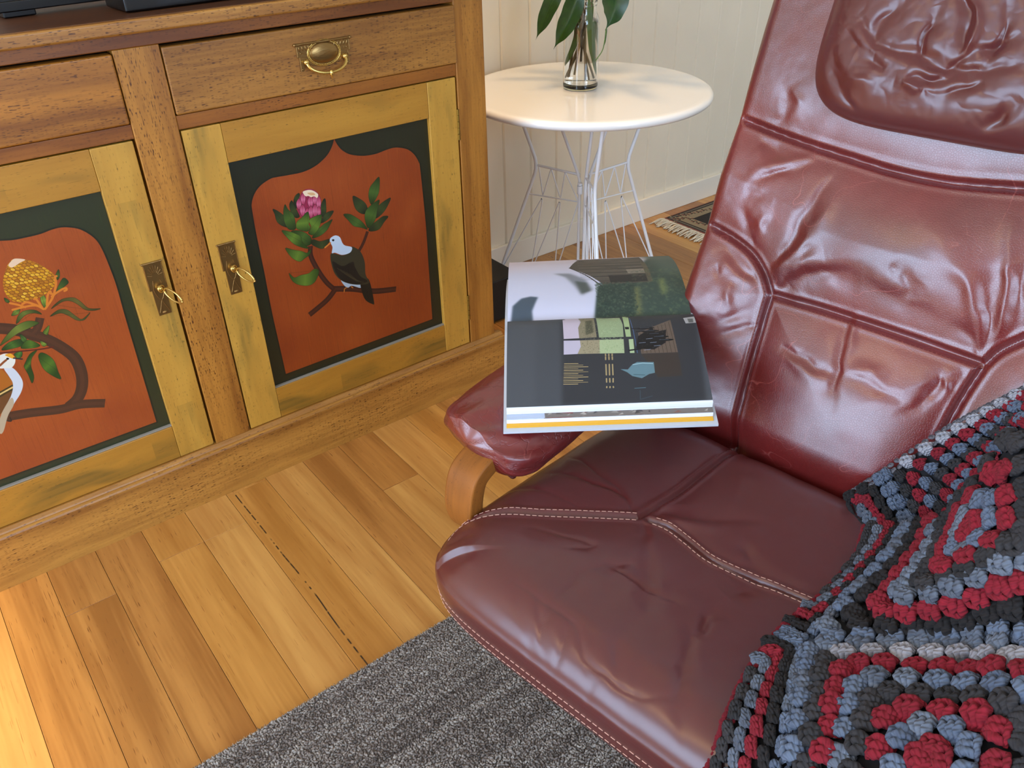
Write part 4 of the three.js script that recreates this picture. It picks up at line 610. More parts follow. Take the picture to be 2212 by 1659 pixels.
// backrest, leaning plane with u across and v up the slope (mm), w out of the surface
const KB = 0.4, KN = Math.hypot(1, KB);
const backPlace = (u, v, w) => V3(0.43 + (v * KB / KN - w / KN) / 1000, 0.42 + (v / KN + w * KB / KN) / 1000, u / 1000);
const BACK = (() => {
  const HW = 257, V0 = -30, V1 = 745;
  const L = Object.values(BACK_SEAMS); const S1m = BACK_SEAMS.S1.slice(), more = [[100, 395, 160, 399, 200, 402, 245, 408]]; // the seams run on symmetrically out of the picture
  more.push([157, 244, 177, 252, 208, 262, 245, 270], [117, 104, 112, 60, 110, 30, 110, -19]);
  const seams = makeSeams([...L, ...more], { puff: 20, reach: 42, groove: 5, gw: 3.2 }), folds = makeFolds(BACK_FOLDS);
  const soft = (u, v) => 3 * (fbm(u / 80 + 40, v / 80 + 40, 999, 999, 3, 15) - 0.5) + 1.0 * (fbm(u / 18 + 90, v / 18 + 90, 999, 999, 2, 18) - 0.5) * smooth(100, 200, Math.abs(u));
  const H = (u, v) => { const dome = 10 * Math.exp(-((v - 295) ** 2) / 4200 - (u * u) / 9500) + 8 * Math.exp(-((v - 90) ** 2) / 6000 - (u * u) / 12000); return seams(u, v) - 12 + folds(u, v) + soft(u, v) + dome - 34 * smooth(40, -30, v) - 26 * Math.pow(clamp((v - 640) / 105), 2); };
  return { HW, V0, V1, H };
})();
{
  const { HW, V0, V1, H } = BACK, prof = [], R = 20;
  for (let i = 0; i <= 8; i++) { const a = Math.PI / 2 * (1 - i / 8); prof.push([-HW + R - R * Math.sin(a) , -R + R * Math.cos(a) , 0.3 + 0.7 * i / 8]); }
  const N = 230; for (let i = 1; i < N; i++) prof.push([lerp(-HW + R, HW - R, i / N), 0, 1]);
  for (let i = 0; i <= 8; i++) { const a = Math.PI / 2 * (i / 8); prof.push([HW - R + R * Math.sin(a), -R + R * Math.cos(a), 1 - 0.7 * i / 8]); }
  prof.push([HW - 1, -45, 0.1], [HW - 8, -62, 0], [HW - 60, -72, 0], [0, -78, 0], [-HW + 60, -72, 0], [-HW + 8, -62, 0], [-HW + 1, -45, 0.1]);
  const NV = 300, n = prof.length;
  const f = (i, j) => { const q = prof[Math.round(i * n) % n], v = lerp(V0, V1, j), end = Math.pow(clamp((v - (V1 - 40)) / 40), 2), k = 1 - 0.06 * end, h = q[2] > 0 ? H(q[0], v) * q[2] : 0; return backPlace(q[0] * k, v, (q[1] - 34 * (1 - q[2]) * 0 + h) * (1 - 0.35 * end) - 30 * 0.3 * end); };
  const g = sheet(n, NV, f, (i, j, p) => { const q = prof[Math.round(i * n) % n]; return [q[0] / 1000 + (q[2] < 0.2 ? 0.7 : 0), lerp(V0, V1, j) / 1000]; });
  part(CH, 'backrest', g, M.leather);
  part(CH, 'top_edge', sheet(40, 6, (i, j) => backPlace(lerp(-HW * 0.93, HW * 0.93, i), V1 - 2 + 3 * Math.sin(Math.PI * j), lerp(-8, -62, j) + 0), (i, j) => [i * 0.5, j * 0.05]), M.leather);
  for (const s of [-1, 1]) { const pts = []; for (let v = V0 + 5; v <= V1 - 5; v += 25) pts.push(backPlace(s * (HW - 0.5 + 1.2 * Math.sin(v * 0.05)), v, -31 + H(s * (HW - 6), v) * 0.4 + 1.2 * Math.sin(v * 0.021))); part(CH, 'piping', tube(pts, 0.0048, 160, 10), M.leather); }
  const surf = (u, v) => backPlace(u, v, H(u, v) + 0.2);
  for (const P of Object.values(BACK_SEAMS)) { const S = smoothLine(P, 10); for (const o of [-6, 6]) stitches(offsetLine(S, o), 5, 2.6, 0.00042, surf, M.threadRed, CH); }
}
// headrest pillow
{
  const cx = 0, cy = 566, hx = 166, hy = 141, n = 4.6, folds = makeFolds(PILLOW_FOLDS);
  const soft = (u, v) => 6 * (fbm(u / 75 + 10, v / 75 + 10, 999, 999, 2, 25) - 0.5) + 1.4 * (Math.abs(fbm(u / 26 + 5, v / 26 + 5, 999, 999, 3, 28) - 0.5) * 2 - 0.3);
  const H = (u, v) => { const ax = Math.abs(u - cx) / hx, ay = Math.abs(v - cy) / hy, s = Math.pow(Math.pow(ax, n) + Math.pow(ay, n), 1 / n), e = clamp((1 - s) * Math.min(hx, hy) / 52), dome = Math.sqrt(Math.max(0, 1 - (1 - e) * (1 - e))); return 12 + 34 * dome + 8 * (1 - s * s) + (folds(u, v) * 1.5 + soft(u, v)) * smooth(0, 0.6, e); };
  const rim = [[0.0, 2], [0.9, 2], [0.97, 4], [0.992, 8], [1, 12]];
  part(CH, 'headrest_pillow', polarPad(cx, cy, hx, hy, n, rim, H, (u, v, w) => backPlace(u, v, w), 640, 150), M.leather);
}
// arms: padded leather sleeve over a bent strip of wood
function makeArm(sgn, withPad) {
  const Z = sgn * -1; // sgn 1: the sitter's right arm, at negative z
  const zi = -0.275, zo = -0.322, path = [[0.47, 0.476], [0.34, 0.482], [0.22, 0.484], [0.17, 0.489], [0.136, 0.485], [0.103, 0.468], [0.0905, 0.437], [0.089, 0.405], [0.099, 0.378], [0.128, 0.352], [0.18, 0.333], [0.25, 0.322], [0.36, 0.316]];
  const c = new THREE.CatmullRomCurve3(path.map(([x, y]) => V3(x, y, 0))), n = 90, prof = [[zo + 0.003, 0], [zi - 0.003, 0], [zi - 0.0008, -0.0008], [zi, -0.003], [zi, -0.02], [zi - 0.0008, -0.0222], [zi - 0.003, -0.023], [zo + 0.003, -0.023], [zo + 0.0008, -0.0222], [zo, -0.02], [zo, -0.003], [zo + 0.0008, -0.0008]];
  const m = prof.length, cum = [0, 0.041, 0.044, 0.047, 0.064, 0.066, 0.069, 0.11, 0.113, 0.115, 0.132, 0.135, 0.138];
  const g = sheet(m, n, (i, j) => { const t = c.getTangent(j), p = c.getPoint(j), q = prof[Math.round(i * m) % m], nx = -t.y, ny = t.x; /* outward: towards the front */ return V3(p.x - nx * q[1], p.y - ny * q[1], sgn * q[0]); }, (i, j) => [cum[Math.round(i * m)], j * 0.75], sgn < 0);
  part(CH, 'wooden_arm', g, M.armWood);
  // pad
  const a0 = 0.133, a1 = 0.5, folds = [[-40, 30], [12, 24]];
  const padF = (i, j) => { const s = j, x = lerp(a0, a1, s), front = clamp((x - a0) / 0.055), r = Math.sqrt(Math.max(0, 1 - (1 - front) * (1 - front))), ang = i * Math.PI * 2, ca = Math.cos(ang), sa = Math.sin(ang);
    const w = 0.073, cz = -0.313, cyy = lerp(0.478, 0.496, smooth(0.16, 0.36, x)); let ry = sa > 0 ? 0.036 : 0.026, dz = ca * w, dy = Math.sign(sa) * Math.pow(Math.abs(sa), 0.85) * ry; const tilt = -0.27; const zz = dz * Math.cos(tilt) - dy * Math.sin(tilt), yy = dz * Math.sin(tilt) + dy * Math.cos(tilt);
    const rr2 = lerp(0.62, 1, r), wr = 0.0016 * Math.sin(ang * 9 + x * 60) * smooth(0.14, 0.0, x - a0) * (sa > -0.5 ? 1 : 0.3) + 0.005 * (fbm(i * 14, x * 18 + 3, 14, 999, 4, 115) - 0.5);
    const lift = front < 1 ? (1 - r) * 0.012 : 0; return V3(x - 0.03 * (1 - front) * (ca < 0 ? 0 : 0), cyy + lift + yy * rr2 + wr * sa, sgn * (cz + zz * rr2 + wr * ca)); };
  const padG = sheet(140, 130, padF, (i, j) => [i * 0.38, j * 0.37], sgn > 0);
  part(CH, 'armrest_pad', padG, M.leatherPad);
  const capC = padF(0, 0), ring = []; for (let i = 0; i < 60; i++) ring.push(padF(i / 60, 0)); const mid = ring.reduce((s, p) => s.add(p), V3(0, 0, 0)).multiplyScalar(1 / 60);
  part(CH, 'armrest_end', sheet(60, 8, (i, j) => { const p = padF(i, 0).clone().lerp(mid, j); p.x -= 0.008 * Math.sin(j * Math.PI / 2) ; return p; }, (i, j) => [i * 0.2, j * 0.05], sgn < 0), M.leatherPad);
  const welt = []; for (let i = 0; i <= 30; i++) { const t = lerp(0.5, 0.97, i / 30); const p = padF(t % 1, 0.045 + 0.05 * Math.sin(Math.PI * i / 30)); p.x -= 0.003; p.lerp(mid, i < 3 || i > 27 ? 0.22 : i < 5 || i > 25 ? 0.1 : 0); welt.push(p); }
  part(CH, 'piping', merge([tube(welt, 0.0052, 60, 10), ...[welt[0], welt[30]].map((p) => new THREE.SphereGeometry(0.0052, 10, 8).translate(p.x, p.y, p.z))]), M.leather);
}
makeArm(1); makeArm(-1);
{ // under the seat: swivel column and bent wood base on the rug
  part(CH, 'seat_frame', boxAt(0.04, 0.42, 0.31, 0.337, -0.24, 0.24), M.blackMatt); part(CH, 'swivel_column', new THREE.CylinderGeometry(0.03, 0.034, 0.24, 24).translate(0.37, 0.19, 0), M.blackMatt);
  const t = new THREE.TorusGeometry(0.15, 0.022, 10, 60); t.rotateX(Math.PI / 2); t.scale(1, 0.9, 1.3); t.translate(0.37, 0.036, 0); part(CH, 'base_ring', t, M.armWood);
  for (let i = 0; i < 2; i++) part(CH, 'base_spoke', i ? boxAt(0.23, 0.51, 0.05, 0.075, -0.022, 0.022, 'x') : boxAt(0.35, 0.39, 0.0505, 0.0745, -0.19, 0.19, 'z'), M.armWood);
}

// ---------- open picture book on the armrest ----------
function artNear(poly,line){
poly('#40444a',[160,-2,298,1,271,637,136,639],20);  // page greys lightened: gloss sheen put into the print colour
poly('#2c2f34',[287,-10,1006,-2,969,639,271,637],14);
poly('#b9aebd',[298,1,383,-4,395,35,377,93,378,182,297,183]);
poly('#7f7760',[383,-4,466,-1,469,180,378,182,377,93,395,35]);
poly('#4a4a3a',[418,30,455,20,456,138,414,158],6);
poly('#8d9d78',[478,0,604,2,614,80,609,185,481,183]);
poly('#99ad7e',[619,-1,650,1,648,186,621,185]);
poly('#1b1c1e',[622,102,644,103,643,124,624,123]);
poly('#b4aec0',[296,197,381,200,383,249,363,304,292,305]);
poly('#938a70',[381,200,481,201,476,307,363,304,383,249]);
poly('#a0ae86',[481,201,607,203,602,311,476,307]);
poly('#a0b48a',[633,206,657,205,653,313,630,312]);
line('#46618a',3,[655,12,664,145,668,313]);
poly('#5f5146',[688,157,867,55,872,319,688,319],2);
line('#42362d',3,[695,159,696,314]);
line('#42362d',3,[715,148,717,315]);
line('#42362d',3,[735,137,737,315]);
line('#42362d',3,[755,126,758,316]);
line('#42362d',3,[775,116,779,317]);
line('#42362d',3,[795,105,800,317]);
line('#42362d',3,[815,94,820,318]);
line('#42362d',3,[835,83,841,318]);
line('#42362d',3,[856,72,862,319]);
poly('#0f1014',[684,187,764,117,773,159,833,141,818,243,755,291,665,278],3);
line('#0c0d10',10,[629,292,686,284,788,252]);
line('#7d8aa0',3,[724,209,756,206]);
line('#7d8aa0',3,[741,240,773,237]);
line('#7d8aa0',3,[783,191,815,188]);
line('#7d8aa0',3,[705,294,737,291]);
line('#7d8aa0',3,[758,266,790,263]);
line('#7d8aa0',3,[684,239,717,236]);
poly('#352e2a',[688,324,871,324,871,478,755,484,715,378],4);
poly('#9c9c9c',[938,39,998,25,999,89,944,92]);
poly('#5a5a58',[961,50,986,51,984,83,963,84],4);
line('#b09a6a',4,[293,371,362,373]);
line('#8a7a56',4,[292,383,386,385]);
line('#b09a6a',4,[291,394,411,398]);
line('#8a7a56',4,[291,406,360,408]);
line('#b09a6a',4,[290,417,384,420]);
line('#8a7a56',4,[289,429,409,432]);
line('#b09a6a',4,[288,440,358,442]);
line('#8a7a56',4,[288,452,382,454]);
line('#b09a6a',4,[287,463,407,466]);
line('#8a7a56',4,[286,474,356,476]);
line('#b09a6a',4,[285,486,380,488]);
line('#8a7a56',4,[285,497,404,500]);
line('#b09a6a',4,[284,508,354,510]);
line('#9c8a62',7,[505,313,505,325]);
line('#9c8a62',7,[504,333,503,353]);
line('#9c8a62',7,[502,387,499,458]);
line('#9c8a62',7,[498,482,497,505]);
line('#9c8a62',7,[496,533,495,540]);
line('#9c8a62',7,[522,314,521,326]);
line('#9c8a62',7,[521,333,520,353]);
line('#9c8a62',7,[519,387,515,459]);
line('#9c8a62',7,[514,482,513,506]);
line('#9c8a62',7,[512,534,511,541]);
line('#9c8a62',7,[539,314,538,326]);
line('#9c8a62',7,[538,334,537,354]);
line('#9c8a62',7,[535,388,532,459]);
line('#9c8a62',7,[531,483,529,506]);
line('#9c8a62',7,[528,534,528,541]);
poly('#5c7a84',[575,424,609,428,633,397,660,379,742,384,740,455,711,462,673,487,628,471,604,444],2);
line('#9fc0c8',4,[637,395,686,387,737,393]);
line('#3d5a62',5,[636,462,689,468]);
line('#4c6a76',4,[632,550,685,549]);
line('#36444c',4,[657,565,653,619]);
line('#36444c',4,[656,619,712,602]);
}
function artFar(poly,line){
poly('#c2c3d6',[-29,309,559,364,511,853,-38,826],60);
poly('#35443c',[532,482,684,475,909,-23,1076,-45,1020,827,478,798],16);
poly('#4b5a50',[828,-34,1025,-30,1030,427,895,415],40);
poly('#4a443d',[433,18,814,9,821,496,546,502,482,397,364,251]);
line('#6d655b',3,[419,39,817,54]);
line('#35302b',3,[419,59,817,73]);
line('#857a6c',3,[419,79,817,93]);
line('#6d655b',3,[419,99,816,112]);
line('#35302b',3,[419,119,816,132]);
line('#857a6c',3,[420,139,816,151]);
line('#6d655b',3,[420,158,816,170]);
line('#35302b',3,[420,178,816,189]);
line('#857a6c',3,[420,197,816,208]);
line('#6d655b',3,[420,217,816,227]);
line('#35302b',3,[421,236,816,246]);
line('#857a6c',3,[421,255,816,264]);
line('#6d655b',3,[421,274,816,283]);
line('#35302b',3,[421,293,816,301]);
line('#857a6c',3,[421,312,816,319]);
line('#6d655b',3,[422,330,816,338]);
line('#35302b',3,[422,349,816,356]);
line('#857a6c',3,[422,368,816,374]);
line('#6d655b',3,[422,386,815,392]);
line('#35302b',3,[422,404,815,409]);
line('#857a6c',3,[423,423,815,427]);
line('#6d655b',3,[423,441,815,445]);
line('#332e2a',8,[364,251,451,374,539,525]);
line('#2c2825',7,[421,5,461,110]);
line('#2c2825',5,[446,31,431,107]);
poly('#2b2827',[585,397,805,387,804,485,591,486],3);
poly('#82796b',[695,316,799,316,805,387,703,381],2);
poly('#57503f',[796,181,821,204,830,487,804,485],3);
poly('#2a3a34',[512,519,727,507,706,792,479,789],8);
poly('#5d6040',[713,554,746,538,738,776,700,783],12);
poly('#6b7448',[863,470,896,454,897,605,862,640],14);
poly('#424f5c',[28,679,77,614,128,598,170,607,135,723,140,807,17,801],8);
poly('#7d8088',[268,337,362,346,446,435,484,556,416,609,383,509,333,394],14);
poly('#4d5350',[387,450,451,475,468,564,417,590],10);
}
function speck(ctx, a, b, c, d, cols, n, box, r, al = 0.5) { ctx.globalAlpha = al; for (let i = 0; i < n; i++) { ctx.fillStyle = cols[(rnd() * cols.length) | 0]; ctx.beginPath(); ctx.ellipse(rr(box[0], box[2]), rr(box[1], box[3]), r * rr(0.4, 1.6), r * rr(0.3, 1), rnd() * 3, 0, 6.3); ctx.fill(); } ctx.globalAlpha = 1; }
function pageCanvas(bg, W, H, paint) {
  const S = 1.4, cv = document.createElement('canvas'); cv.width = W * S; cv.height = H * S; const ctx = cv.getContext('2d'); ctx.scale(S, S); ctx.fillStyle = bg; ctx.fillRect(0, 0, W, H);
  const poly = (c, P, blur = 0) => { // soft edges by stacking widening translucent outlines
    const draw = () => { ctx.beginPath(); for (let i = 0; i < P.length; i += 2) i ? ctx.lineTo(P[i], P[i + 1]) : ctx.moveTo(P[0], P[1]); ctx.closePath(); };
    ctx.lineJoin = 'round'; if (blur >= 6) { ctx.filter = `blur(${blur}px)`; ctx.beginPath(); for (let i = 0; i < P.length; i += 2) i ? ctx.lineTo(P[i], P[i + 1]) : ctx.moveTo(P[0], P[1]); ctx.closePath(); ctx.fillStyle = c; ctx.fill(); ctx.filter = 'none'; return; }
    if (blur) { const n = 10; for (let k = n; k >= 1; k--) { ctx.globalAlpha = 0.13; draw(); ctx.lineWidth = blur * 2 * k / n; ctx.strokeStyle = c; ctx.stroke(); } ctx.globalAlpha = 1; }
    draw(); ctx.fillStyle = c; ctx.fill();
  };
  const line = (c, w, P) => { ctx.beginPath(); for (let i = 0; i < P.length; i += 2) i ? ctx.lineTo(P[i], P[i + 1]) : ctx.moveTo(P[0], P[1]); ctx.strokeStyle = c; ctx.lineWidth = w; ctx.lineCap = 'round'; ctx.stroke(); };
  paint(poly, line, ctx); const t = new THREE.CanvasTexture(cv); t.colorSpace = THREE.SRGBColorSpace; t.anisotropy = 8; return t;
}
const BOOK = thing('open_book', 'large open picture book lying on the right armrest of the red chair', 'book', [0.6012, 0, -0.8027]);
BOOK.rotation.y = -0.668;
{
  const W = 0.25, tilt = (x) => 0.03 * x;
  // heights of each layer against z (towards the reader +, beyond the gutter -)
  const nearTop = (z) => z > 0.014 ? 0.5305 + 0.245 * (0.165 - z) + 0.004 * Math.sin(Math.PI * clamp((z - 0.014) / 0.151)) - 0.003 * Math.exp(-(z - 0.014) / 0.008) : 0.5645 - 6 * (0.014 - z) * (0.014 - z) * 6;
  const farC = new THREE.CatmullRomCurve3([[0, 0.556], [0.025, 0.5645], [0.06, 0.57], [0.11, 0.5715], [0.16, 0.565], [0.205, 0.552]].map(([z, y]) => V3(z, y, 0))), farY = (z) => { const s = -z; let lo = 0, hi = 1; for (let i = 0; i < 18; i++) { const m = (lo + hi) / 2; farC.getPoint(m).x < s ? lo = m : hi = m; } return farC.getPoint(lo).y; };
  const coverN = (z) => 0.5095 + 0.215 * (0.187 - z), coverF = (z) => 0.5485 + 0.012 * Math.sin(Math.PI * clamp(-z / 0.21)) - 0.03 * clamp((-z - 0.02) / 0.19);
  const paper = std({ color: '#e9ebef', roughness: 0.6 });
  const edgeTex = dataTex(8, 128, (x, y) => { const v = 0.72 + 0.25 * vnoise(0, y * 40, 1, 40, 5); return [v * 0.86, v * 0.9, v]; });
  const edge = std({ map: edgeTex, roughness: 0.7 }), cover = std({ color: '#b9bfc8', roughness: 0.35, clearcoat: 0.4 }), yellow = std({ color: '#dca52c', roughness: 0.5 });
  function slab(x0, x1, z0, z1, top, bot, n = 40) {
    const a = sheet(2, n, (i, j) => { const x = lerp(x0, x1, i), z = lerp(z0, z1, j); return V3(x, top(z) + tilt(x), z); }, (i, j) => [i, j], true), b = sheet(2, n, (i, j) => { const x = lerp(x0, x1, i), z = lerp(z0, z1, j); return V3(x, bot(z) + tilt(x), z); }, (i, j) => [i, j]);
    const sides = [x0, x1].map((x, k) => sheet(1, n, (i, j) => { const z = lerp(z0, z1, j); return V3(x, lerp(bot(z), top(z), i) + tilt(x), z); }, (i, j) => [j, i], k === 0)), ends = [z0, z1].map((z, k) => sheet(2, 1, (i, j) => { const x = lerp(x0, x1, i); return V3(x, lerp(bot(z), top(z), j) + tilt(x), z); }, (i, j) => [i, j], k === 0));
    return merge([a, b, ...sides, ...ends]);
  }
  part(BOOK, 'cover_board', slab(-0.004, W + 0.005, 0.004, 0.187, (z) => coverN(z), (z) => coverN(z) - 0.003), cover);
  part(BOOK, 'cover_board', slab(-0.004, W + 0.005, -0.213, -0.012, (z) => coverF(z), (z) => coverF(z) - 0.003), cover);
  part(BOOK, 'spine', slab(-0.004, W + 0.005, -0.012, 0.004, (z) => lerp(coverF(-0.012), coverN(0.004), (z + 0.012) / 0.016), (z) => lerp(coverF(-0.012), coverN(0.004), (z + 0.012) / 0.016) - 0.003, 6), cover);
  const mixL = (k) => (z) => lerp(coverN(z) + 0.0006, nearTop(z) - 0.0005, k);
  part(BOOK, 'endpaper', slab(0, W, 0.006, 0.1815, (z) => coverN(z) + 0.0012, (z) => coverN(z) + 0.0002), yellow, 'yellow endpaper');
  part(BOOK, 'page_block', slab(0, W, 0.008, 0.1755, mixL(0.36), mixL(0.06)), edge);
  const strip = pageCanvas('#a9b4c6', 400, 40, (poly, line) => { poly('#6d655e', [75, 0, 400, 0, 400, 40, 72, 40]); for (let i = 0; i < 90; i++) poly(['#8d867c', '#554a42', '#a39b90', '#7a4a3c', '#3f3833'][(rnd() * 5) | 0], (() => { const x = rr(78, 390), y = rr(0, 36); return [x, y, x + rr(4, 16), y + rr(-2, 4), x + rr(2, 12), y + rr(4, 9)]; })()); poly('#7a3b30', [80, 14, 130, 8, 126, 34, 76, 36]); });
  const st = part(BOOK, 'picture_page', slab(0, W, 0.15, 0.1745, (z) => mixL(0.36)(z) + 0.0012 + 0.0004, (z) => mixL(0.36)(z) + 0.0004), std({ map: strip, roughness: 0.35 }));
  part(BOOK, 'page_block', slab(0, W, 0.008, 0.1678, mixL(1), (z) => mixL(0.36)(z) + 0.002), edge);
  const nearTex = pageCanvas('#45494f', 1000, 640, (p, l, ctx) => { artNear(p, l); speck(ctx, 90, 300, 0, 300, ['#6f6a52', '#8b8468', '#55553f'], 420, [388, 0, 480, 300], 3); speck(ctx, 0, 0, 0, 0, ['#7f936a', '#a3b48c', '#93a67c'], 300, [490, 4, 600, 300], 4); speck(ctx, 0, 0, 0, 0, ['#2e2622', '#6d6055', '#4c4038'], 260, [690, 60, 880, 290], 2); for (let i = 0; i < 5; i++) { const x = 690 + i * 22, y = 120 + i * 26; ctx.fillStyle = '#0b0c0f'; ctx.beginPath(); ctx.ellipse(x + 40, y, 46, 9, -0.05, 0, 6.3); ctx.fill(); ctx.fillRect(x - 36, y - 3, 60, 6); ctx.fillStyle = 'rgba(150,170,200,0.55)'; ctx.fillRect(x + 10, y - 5, 50, 2); } }), farTex = pageCanvas('#c9c4d4', 1000, 800, (p, l, ctx) => { const g = ctx.createLinearGradient(0, 0, 120, 800); g.addColorStop(0, '#d3c6cf'); g.addColorStop(1, '#b3bfda'); ctx.fillStyle = g; ctx.fillRect(0, 0, 1000, 800); artFar(p, l); speck(ctx, 0, 0, 0, 0, ['#22332c', '#3c4e40', '#2c3d33', '#4c5a46'], 700, [500, 480, 720, 800], 7); speck(ctx, 0, 0, 0, 0, ['#3d4d42', '#4e5c49', '#323f38', '#66704c'], 600, [720, 330, 1000, 800], 10, 0.22); for (let i = 0; i < 90; i++) { ctx.fillStyle = ['rgba(130,118,104,0.5)', 'rgba(40,36,32,0.5)', 'rgba(96,86,76,0.6)'][i % 3]; const y = 30 + rnd() * 380; ctx.fillRect(420 + rnd() * 260 + y * 0.16, y, rr(40, 190), rr(2, 5)); } });  // near page background grey also carries the gloss sheen
  part(BOOK, 'printed_page', sheet(30, 80, (i, j) => { const x = lerp(0, W, i), z = lerp(-0.0005, 0.1655, j); return V3(x, nearTop(z) + tilt(x), z); }, (i, j) => [i, 1 - clamp((lerp(-0.0005, 0.1655, j) - 0.012) / 0.1535)], true), std({ map: nearTex, roughness: 0.5, specularIntensity: 0.8, side: THREE.DoubleSide }), 'dark printed page showing bottles before a window');
  part(BOOK, 'page_block', slab(0, W, -0.204, -0.004, (z) => farY(z) - 0.0006, (z) => Math.min(coverF(z) + 0.0006, farY(z) - 0.001)), edge);
  part(BOOK, 'printed_page', sheet(30, 60, (i, j) => { const x = lerp(0, W, i), z = lerp(0, -0.205, j); return V3(x, farY(z) + tilt(x), z); }, (i, j) => [i, j]), std({ map: farTex, roughness: 0.5, specularIntensity: 0.8, side: THREE.DoubleSide }), 'printed page showing an old barn against a pale sky');
}

// ---------- crocheted blanket ----------
const yarnTex = (a, b, s) => dataTex(64, 64, (x, y) => mix3(lin(a), lin(b), smooth(0.3, 0.7, fbm(x * 3, y * 3, 3, 3, 3, s))));
const plyBump = dataTex(256, 256, (x, y) => 0.5 + 0.5 * Math.sin((x * 3 + y * 5) * Math.PI * 2) * (0.8 + 0.2 * vnoise(x * 40, y * 40, 40, 40, 9)), { srgb: false, repeat: [2, 2] });
const yarn = (a, b, s) => std({ map: yarnTex(a, b, s), bumpMap: plyBump, bumpScale: 0.0011, roughness: 0.95, sheen: 0.3, sheenRoughness: 0.6, sheenColor: new THREE.Color(a) });
const YARN = { red: yarn('#8f1026', '#760c1e', 1), slate: yarn('#5a6679', '#434d60', 2), slate2: yarn('#68717f', '#464c58', 3), charcoal: yarn('#2f2d2f', '#232224', 4), black: yarn('#191617', '#110f10', 5), light: yarn('#9a9aa2', '#57545a', 6), variegated: yarn('#8b8a92', '#4d4b52', 7) };
// one cluster: three plied strands leaning together, with a turned loop along the outer edge
function clusterGeo(k) {
  const list = [], strand = (P, r0, plies, turns) => { const c = new THREE.CatmullRomCurve3(P); return sheet(18, 14, (i, j) => { const t = clamp(j, 0.0, 1), p = c.getPoint(t), T = c.getTangent(t), A = V3(0, 1, 0.01), N = A.clone().sub(T.clone().multiplyScalar(A.dot(T))).normalize(), B = T.clone().cross(N), a = i * Math.PI * 2, r = r0 * (0.12 + 0.88 * Math.pow(Math.sin(Math.PI * clamp(0.05 + 0.9 * t)), 0.45)) * (1 + 0.17 * Math.cos(plies * (a - turns * Math.PI * 2 * t))); return p.addScaledVector(N, r * Math.sin(a)).addScaledVector(B, r * Math.cos(a)); }, (i, j) => [i * 0.4 + k * 0.3, j * 0.6]); };
  const j = () => rr(-0.0007, 0.0007);
  for (let i = -1; i <= 1; i++) list.push(strand([V3(i * 0.0028 + j(), -0.0005, -0.0095), V3(i * 0.0052 + j(), 0.0052 + j(), -0.003), V3(i * 0.0066 + j(), 0.0068 + j(), 0.003), V3(i * 0.0074 + j(), 0.003, 0.0088)], 0.0041, 3, 0.8));
  list.push(strand([V3(-0.0105, 0.0025, 0.0078), V3(-0.004, 0.0072, 0.0086), V3(0.004, 0.0074 + j(), 0.0086), V3(0.0105, 0.0025, 0.0078)], 0.0027, 2, 1.6));
  return merge(list);
}
const CLUSTERS = [0, 1, 2, 3].map(clusterGeo);
function bicubic(P, us, vs) { // lattice rows (v) x columns (u) of [x, y, z] mm
  const cr = (a, b, c, d, t) => 0.5 * (2 * b + (c - a) * t + (2 * a - 5 * b + 4 * c - d) * t * t + (3 * b - a - 3 * c + d) * t * t * t), nr = P.length, nc = P[0].length;
  const find = (A, x) => { let i = 0; while (i < A.length - 2 && x > A[i + 1]) i++; return [i, (x - A[i]) / (A[i + 1] - A[i])]; }, get = (r, c) => { const rc = clamp(r, 0, nr - 1), cc = clamp(c, 0, nc - 1); const q = P[rc][cc]; if (r < 0) return q.map((v, k) => 2 * v - P[1][cc][k]); if (r >= nr) return q.map((v, k) => 2 * v - P[nr - 2][cc][k]); if (c < 0) return q.map((v, k) => 2 * v - P[rc][1][k]); if (c >= nc) return q.map((v, k) => 2 * v - P[rc][nc - 2][k]); return q; };
  return (u, v) => { const [i, fu] = find(us, u), [r, fv] = find(vs, v), o = [0, 0, 0]; for (let k = 0; k < 3; k++) { const row = []; for (let a = -1; a <= 2; a++) row.push(cr(get(r + a, i - 1)[k], get(r + a, i)[k], get(r + a, i + 1)[k], get(r + a, i + 2)[k], fu)); o[k] = cr(...row, fv); } return V3(o[0] / 1000, o[1] / 1000, o[2] / 1000); };
}
const BL = thing('crochet_blanket', 'crocheted granny square blanket in red, slate grey and black draped over the seat', 'blanket', CH.position.toArray()); BL.rotation.y = CH.rotation.y;
